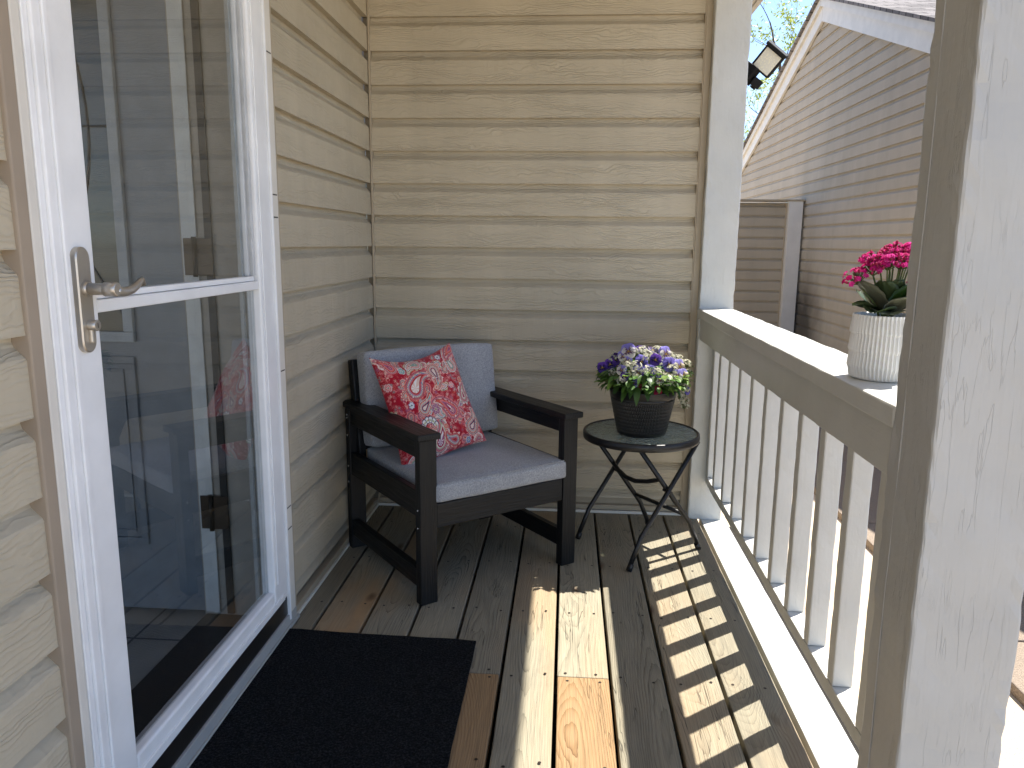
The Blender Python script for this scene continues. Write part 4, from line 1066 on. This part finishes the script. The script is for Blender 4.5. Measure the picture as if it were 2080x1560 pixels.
for a_, el, L_, W_, dr, cl, cp in ((wa+.25, .95, .066, .050, .35, g1, .15), (wa+.75, .25, .060, .046, .5, g2, .4), (wa+1.2, .35, .055, .052, .9, g3, .2), (wa+1.9, .75, .060, .056, .7, g1, .1), (wa-.35, .35, .055, .044, .3, g2, .4),
                                   (wa+2.8, .8, .062, .050, .4, g2, .5), (wa+2.3, 1.0, .058, .046, .3, (.05, .12, .02), .5), (wa+3.6, .6, .06, .05, .5, g1, .2), (wa-1.3, .7, .06, .05, .5, g2, .3), (wa-2.2, .7, .06, .05, .5, g2, .3), (wa+.9, 1.15, .055, .04, .2, g2, .4), (wa+1.6, 1.2, .055, .036, .1, g2, .4)):
    big_leaf(a_, el, L_*(1.25 if el > .5 else .95), W_*1.25, dr*.7, cl, cup=cp)
def kal_mesh(seed, n=26):
    bm = bmesh.new(); lay = bm.verts.layers.float_color.new('Col'); rd = random.Random(seed)
    for k in range(n):
        a = rd.uniform(0, 6.28); r0 = math.sqrt(rd.random())*.025; c = Vector((math.cos(a)*r0, math.sin(a)*r0, .010*(1-(r0/.021)**2)+rd.uniform(-.004, .005)))
        nr = (Vector((c.x*28, c.y*28, .9))).normalized(); s1 = nr.orthogonal().normalized(); s2 = nr.cross(s1); ph = rd.uniform(0, 1.5)
        if rd.random() < .68:
            pk = rd.choice([(.72, .02, .30), (.62, .012, .20), (.80, .06, .40), (.55, .02, .22)])
            for ring, (ro, w_, hh) in enumerate(((.0072, .0040, 0), (.0045, .003, .0018))):
                for q in range(5):
                    aa = ph+ring*.6+q*math.pi*2/5; d = s1*math.cos(aa)+s2*math.sin(aa); e = nr.cross(d)
                    vs = [bm.verts.new(c+nr*hh), bm.verts.new(c+d*ro*.6+e*w_+nr*(hh+.0012)), bm.verts.new(c+d*ro+nr*(hh-.0004)), bm.verts.new(c+d*ro*.6-e*w_+nr*(hh+.0012))]
                    set_col(bm, vs, pk, lay); bm.faces.new(vs)
        else:
            nv = len(bm.verts); tube(bm, [c-nr*.006, c-nr*.002, c+nr*.003, c+nr*.006], [.0012, .003, .0029, .0006], 7); bm.verts.ensure_lookup_table()
            for v in bm.verts[nv:]: v[lay] = (.45, .04, .12, 1) if (v.co-c).dot(nr) > -.003 else (.12, .2, .05, 1)
        nv = len(bm.verts); tube(bm, [Vector((0, 0, -.024)), c-nr*.003], .0009, 4, cap=False); bm.verts.ensure_lookup_table()
        for v in bm.verts[nv:]: v[lay] = (.16, .22, .07, 1)
    me = bpy.data.meshes.new('kalanchoe'); bm.to_mesh(me); bm.free(); me.materials.append(M_petal); return me
KV = [kal_mesh(i) for i in range(4)]
kals = [(-.066, .152, .0), (-.042, .168, .015), (-.030, .180, .02), (-.010, .192, .02), (.008, .200, .0), (-.022, .178, .035), (.000, .180, .04), (.022, .198, .01), (.034, .192, .02), (.045, .180, .02), (.040, .172, .035), (.012, .198, -.02), (-.035, .182, -.01), (.048, .190, -.02), (.015, .185, .03), (.04, .135, .03)]
bmst = bmesh.new(); lays = bmst.verts.layers.float_color.new('Col')
for a_, z_, tw in kals:
    z_ += .042; loc = right*a_-back*tw+Vector((0, 0, z_)); nrm = (Vector((loc.x*7, loc.y*7, .8))+(-back)*.25).normalized()
    flower_at(random.choice(KV), 'flower_cluster', loc, nrm, random.uniform(.75, .92), random.uniform(0, 6), kp)
    b0 = Vector((a_*.15, 0, .11)); nv = len(bmst.verts); tube(bmst, [right*(a_*.15)+Vector((0, 0, .108)), right*(a_*.35)-back*tw*.4+Vector((0, 0, .14)), loc-nrm*.018], [.0024, .002, .0014], 7); bmst.verts.ensure_lookup_table()
    for v in bmst.verts[nv:]: v[lays] = (.17, .24, .08, 1)
obj('stems', bmst, M_leaf, kp)

# ================================================================== FLOODLIGHT
fl = empty('floodlight', (1.53, .25, 1.84)); tag(fl, 'black security floodlight beside the far porch post', 'floodlight')
M_fl = plain('black_plastic', (.010, .010, .011), .65, .25)
def cam_frame(c, roll, yaw=0, pitch=0):
    z = (Vector((.83, -3.17, 1.13))-Vector(c)).normalized(); x = Vector((0, 0, 1)).cross(z).normalized(); y = z.cross(x)
    Mx = Matrix((x, y, z)).transposed().to_4x4(); return Matrix.Translation(Vector(c)-Vector((1.53, .25, 1.84))) @ Mx @ Matrix.Rotation(roll, 4, 'Z') @ Matrix.Rotation(yaw, 4, 'Y') @ Matrix.Rotation(pitch, 4, 'X')
FM = cam_frame((1.630, .22, 1.880), R_(-40), R_(-6), R_(8))
bm = bmesh.new(); box(bm, -.046, .046, -.052, .052, -.030, .010, .006)
box(bm, -.050, .050, .046, .060, -.035, .028, .003)
for k in range(7): box(bm, -.040+k*.012, -.036+k*.012, -.045, .045, -.044, -.0305)
bmesh.ops.transform(bm, matrix=FM, verts=bm.verts); hd = obj('lamp_head', bm, M_fl, fl)
bm = bmesh.new(); box(bm, -.037, .037, -.043, .040, .0102, .0125, .001); bmesh.ops.transform(bm, matrix=FM, verts=bm.verts)
lp = MB('led_panel', (.78, .76, .62), .3); vo = lp.voro(None, 130); lp.col(lp.ramp(vo, [(0, (.92, .88, .66)), (.5, (.74, .72, .62))])); obj('lens', bm, lp.m, hd)
bm = bmesh.new()
FM2 = cam_frame((1.556, .25, 1.845), R_(-38), R_(-30), 0)
box(bm, -.034, .034, -.040, .034, -.030, .018, .005); bmesh.ops.transform(bm, matrix=FM2, verts=bm.verts)
obj('lamp_head', bm, M_fl, fl)
bm = bmesh.new()
FM3 = cam_frame((1.595, .25, 1.800), R_(-38), 0, 0)
box(bm, -.022, .022, -.018, .018, -.025, .02, .005); box(bm, -.013, .013, -.026, -.018, -.015, .012, .004); bmesh.ops.transform(bm, matrix=FM3, verts=bm.verts)
obj('motion_sensor', bm, M_fl, fl)
bm = bmesh.new(); W0 = Vector((1.53, .25, 1.84))
tube(bm, [Vector((1.378, .28, 1.84))-W0, Vector((1.40, .28, 1.84))-W0], .045, 24); tube(bm, [Vector((1.40, .28, 1.84))-W0, Vector((1.56, .262, 1.835))-W0, Vector((1.60, .26, 1.80))-W0], .012, 10)
tube(bm, [Vector((1.56, .262, 1.835))-W0, Vector((1.615, .25, 1.855))-W0], .010, 10); obj('bracket', bm, M_fl, fl)

# ================================================================== NEIGHBOUR HOUSE
nb = empty('neighbour_house', (3.6, 6.1, -.35)); tag(nb, 'beige lap-sided neighbouring house with a low white-edged gable', 'house')
NO = Vector((3.6, 6.1, -.35))
def nobj(name, bm, mt, o=None):
    for v in bm.verts: v.co -= NO
    return obj(name, bm, mt, nb)
PY, PZ, SL = 6.0, 3.62, .352     # siding apex (under the rake board) and slope
def zg(y, dz=0): return PZ+dz-abs(y-PY)*SL
yA, yB = -1.2, 13.2
bm = bmesh.new()
n0 = -3
pr = course_profile(-.35, PZ)
rows = []
zs = [(o, z) for o, z in pr]
for (o0, z0), (o1, z1) in zip(zs, zs[1:]):
    def ext(z): hw = max(0.002, (PZ-z)/SL); return max(yA, PY-hw), min(yB, PY+hw)
    a0, a1 = ext(z0); b0, b1 = ext(z1)
    vs = [bm.verts.new((3.6-o0*.8, a0, z0)), bm.verts.new((3.6-o0*.8, a1, z0)), bm.verts.new((3.6-o1*.8, b1, z1)), bm.verts.new((3.6-o1*.8, b0, z1))]
    bm.faces.new(vs[::-1])
nobj('wall', bm, M_sid_n)
# solid core
bm = bmesh.new()
poly = [(yA, -.35), (yB, -.35), (yB, zg(yB)), (PY, PZ), (yA, zg(yA))]
a = [bm.verts.new((3.602, y, z)) for y, z in poly]; c2 = [bm.verts.new((11, y, z)) for y, z in poly]
bm.faces.new(a); bm.faces.new(c2[::-1])
for i in range(5): bm.faces.new((a[i], c2[i], c2[(i+1) % 5], a[(i+1) % 5]))
bmesh.ops.recalc_face_normals(bm, faces=bm.faces)
nobj('wall_core', bm, M_sid_n)
def rake(x0, x1, d0, d1, ya, yb, y_apex=PY):
    bm = bmesh.new()
    za, zb = PZ-abs(ya-PY)*SL, PZ-abs(yb-PY)*SL
    vs = [bm.verts.new(q) for q in ((x0, ya, za+d0), (x1, ya, za+d0), (x1, yb, zb+d0), (x0, yb, zb+d0), (x0, ya, za+d1), (x1, ya, za+d1), (x1, yb, zb+d1), (x0, yb, zb+d1))]
    for q in ((0, 1, 2, 3), (7, 6, 5, 4), (0, 4, 5, 1), (1, 5, 6, 2), (2, 6, 7, 3), (3, 7, 4, 0)): bm.faces.new([vs[i] for i in q])
    bmesh.ops.recalc_face_normals(bm, faces=bm.faces); return bm
for ya, yb in ((yA-.3, PY-.003), (PY+.003, yB+.3)):
    nobj('rake_board', rake(3.545, 3.575, -.055, .175, ya, yb), M_cream)
    nobj('rake_trim', rake(3.515, 3.5445, .10, .205, ya, yb), M_cream)
bm = bmesh.new()
for s_ in (-1, 1):
    ye = yA-.35 if s_ < 0 else yB+.35; ze = PZ-abs(ye-PY)*SL+.215
    q = [(3.48, PY, PZ+.215), (3.48, ye, ze), (11.2, ye, ze), (11.2, PY, PZ+.215)]
    slab(bm, q if s_ > 0 else q[::-1], -.028 if s_ > 0 else -.028)
bmesh.ops.recalc_face_normals(bm, faces=bm.faces)
nobj('roof', bm, shg.m)

# wing wall with post
wg = empty('privacy_wall', (3.0, 6.3, -.35)); tag(wg, 'shaded beige siding wall with a white end post beside the neighbouring house', 'wall')
WO = Vector((3.0, 6.3, -.35))
def wobj(name, bm, mt):
    for v in bm.verts: v.co -= WO
    return obj(name, bm, mt, wg)
bm = bmesh.new(); sweep_profile(bm, course_profile(-.3, 1.635), 'x', 1.9, 3.395, 1, (0, 6.3)); box(bm, 1.9, 3.395, 6.301, 6.38, -.35, 1.635); wobj('panel', bm, M_sid_w)
bm = bmesh.new(); box(bm, 3.396, 3.558, 6.2, 6.36, -.35, 1.652, .004); wobj('end_post', bm, M_pw)
bm = bmesh.new(); box(bm, 3.378, 3.3955, 6.270, 6.30, -.35, 1.636, .002); wobj('corner_trim', bm, M_trim)
bm = bmesh.new(); box(bm, 1.9, 3.575, 6.19, 6.40, 1.6525, 1.672, .003); wobj('cap', bm, M_trim)

# ================================================================== TREES
bk = MB('bark', (.10, .075, .055), .9, .2); bk.bump(bk.noise(None, 30, 4), .01, 1)
def tree(name, loc, H, seed, label, spread=.5, leafy=1.0):
    rd = random.Random(seed); t = empty(name, loc); tag(t, label, 'tree')
    bm = bmesh.new(); lf = bmesh.new(); lay = lf.verts.layers.float_color.new('Col'); nb_ = [0]
    def grow(p, d, L_, r, depth):
        nb_[0] += 1
        pts = [p.copy()]; rs = [r]; q = p.copy(); dd = d.copy(); ns = 4
        for i in range(ns):
            dd = (dd+Vector((rd.uniform(-1, 1), rd.uniform(-1, 1), rd.uniform(-.5, .9)))*.16).normalized(); q = q+dd*(L_/ns); pts.append(q.copy()); rs.append(r*(1-.42*(i+1)/ns))
        tube(bm, pts, rs, 7 if depth < 2 else (5 if depth < 4 else 3), cap=False)
        if depth >= 5:
            for i in range(1, ns+1):
                for _ in range(3 if rd.random() < leafy else 0):
                    c = pts[i]+Vector((rd.uniform(-1, 1), rd.uniform(-1, 1), rd.uniform(-1, 1)))*.09; s = rd.uniform(.03, .06)
                    a_ = Vector((rd.uniform(-1, 1), rd.uniform(-1, 1), rd.uniform(-1, 1))).normalized(); b2 = a_.orthogonal().normalized()
                    vs = [lf.verts.new(c-a_*s), lf.verts.new(c+b2*s*.5), lf.verts.new(c+a_*s), lf.verts.new(c-b2*s*.5)]
                    cl = rd.choice([(.34, .40, .03), (.42, .46, .05), (.24, .33, .04)])
                    for v in vs: v[lay] = (*cl, 1)
                    lf.faces.new(vs)
        if depth < 6:
            nchild = 3 if depth < 5 else 3
            for k in range(nchild):
                fr2 = 1.0 if k == 0 else rd.uniform(.35, .95); pp = pts[min(ns, max(1, int(fr2*ns)))]
                ax = Vector((rd.uniform(-1, 1), rd.uniform(-1, 1), rd.uniform(-.25, .6))).normalized()
                nd_ = (dd*(1-spread*(.5 if k == 0 else 1))+ax*spread*(.6 if k == 0 else 1.2)).normalized()
                grow(pp, nd_, L_*rd.uniform(.62, .84), rs[-1]*(.9 if k == 0 else .66), depth+1)
    grow(Vector((0, 0, 0)), Vector((0, 0, 1)), H*.27, H*.020, 0)
    obj('branches', bm, bk.m, t); obj('crown', lf, M_leaf, t)
tree('budding_tree', (6.6, 17.0, -.35), 9.4, 4, 'bare-branched tree with fresh yellow-green buds behind the gable', .5, 1.0)
tree('budding_tree', (5.2, 24.0, -.35), 8.5, 9, 'thin bare tree low in the sky gap between post and gable', .5, .25)
for i, (x, y) in enumerate(((-3, -16), (4, -14), (10, -11))): pass
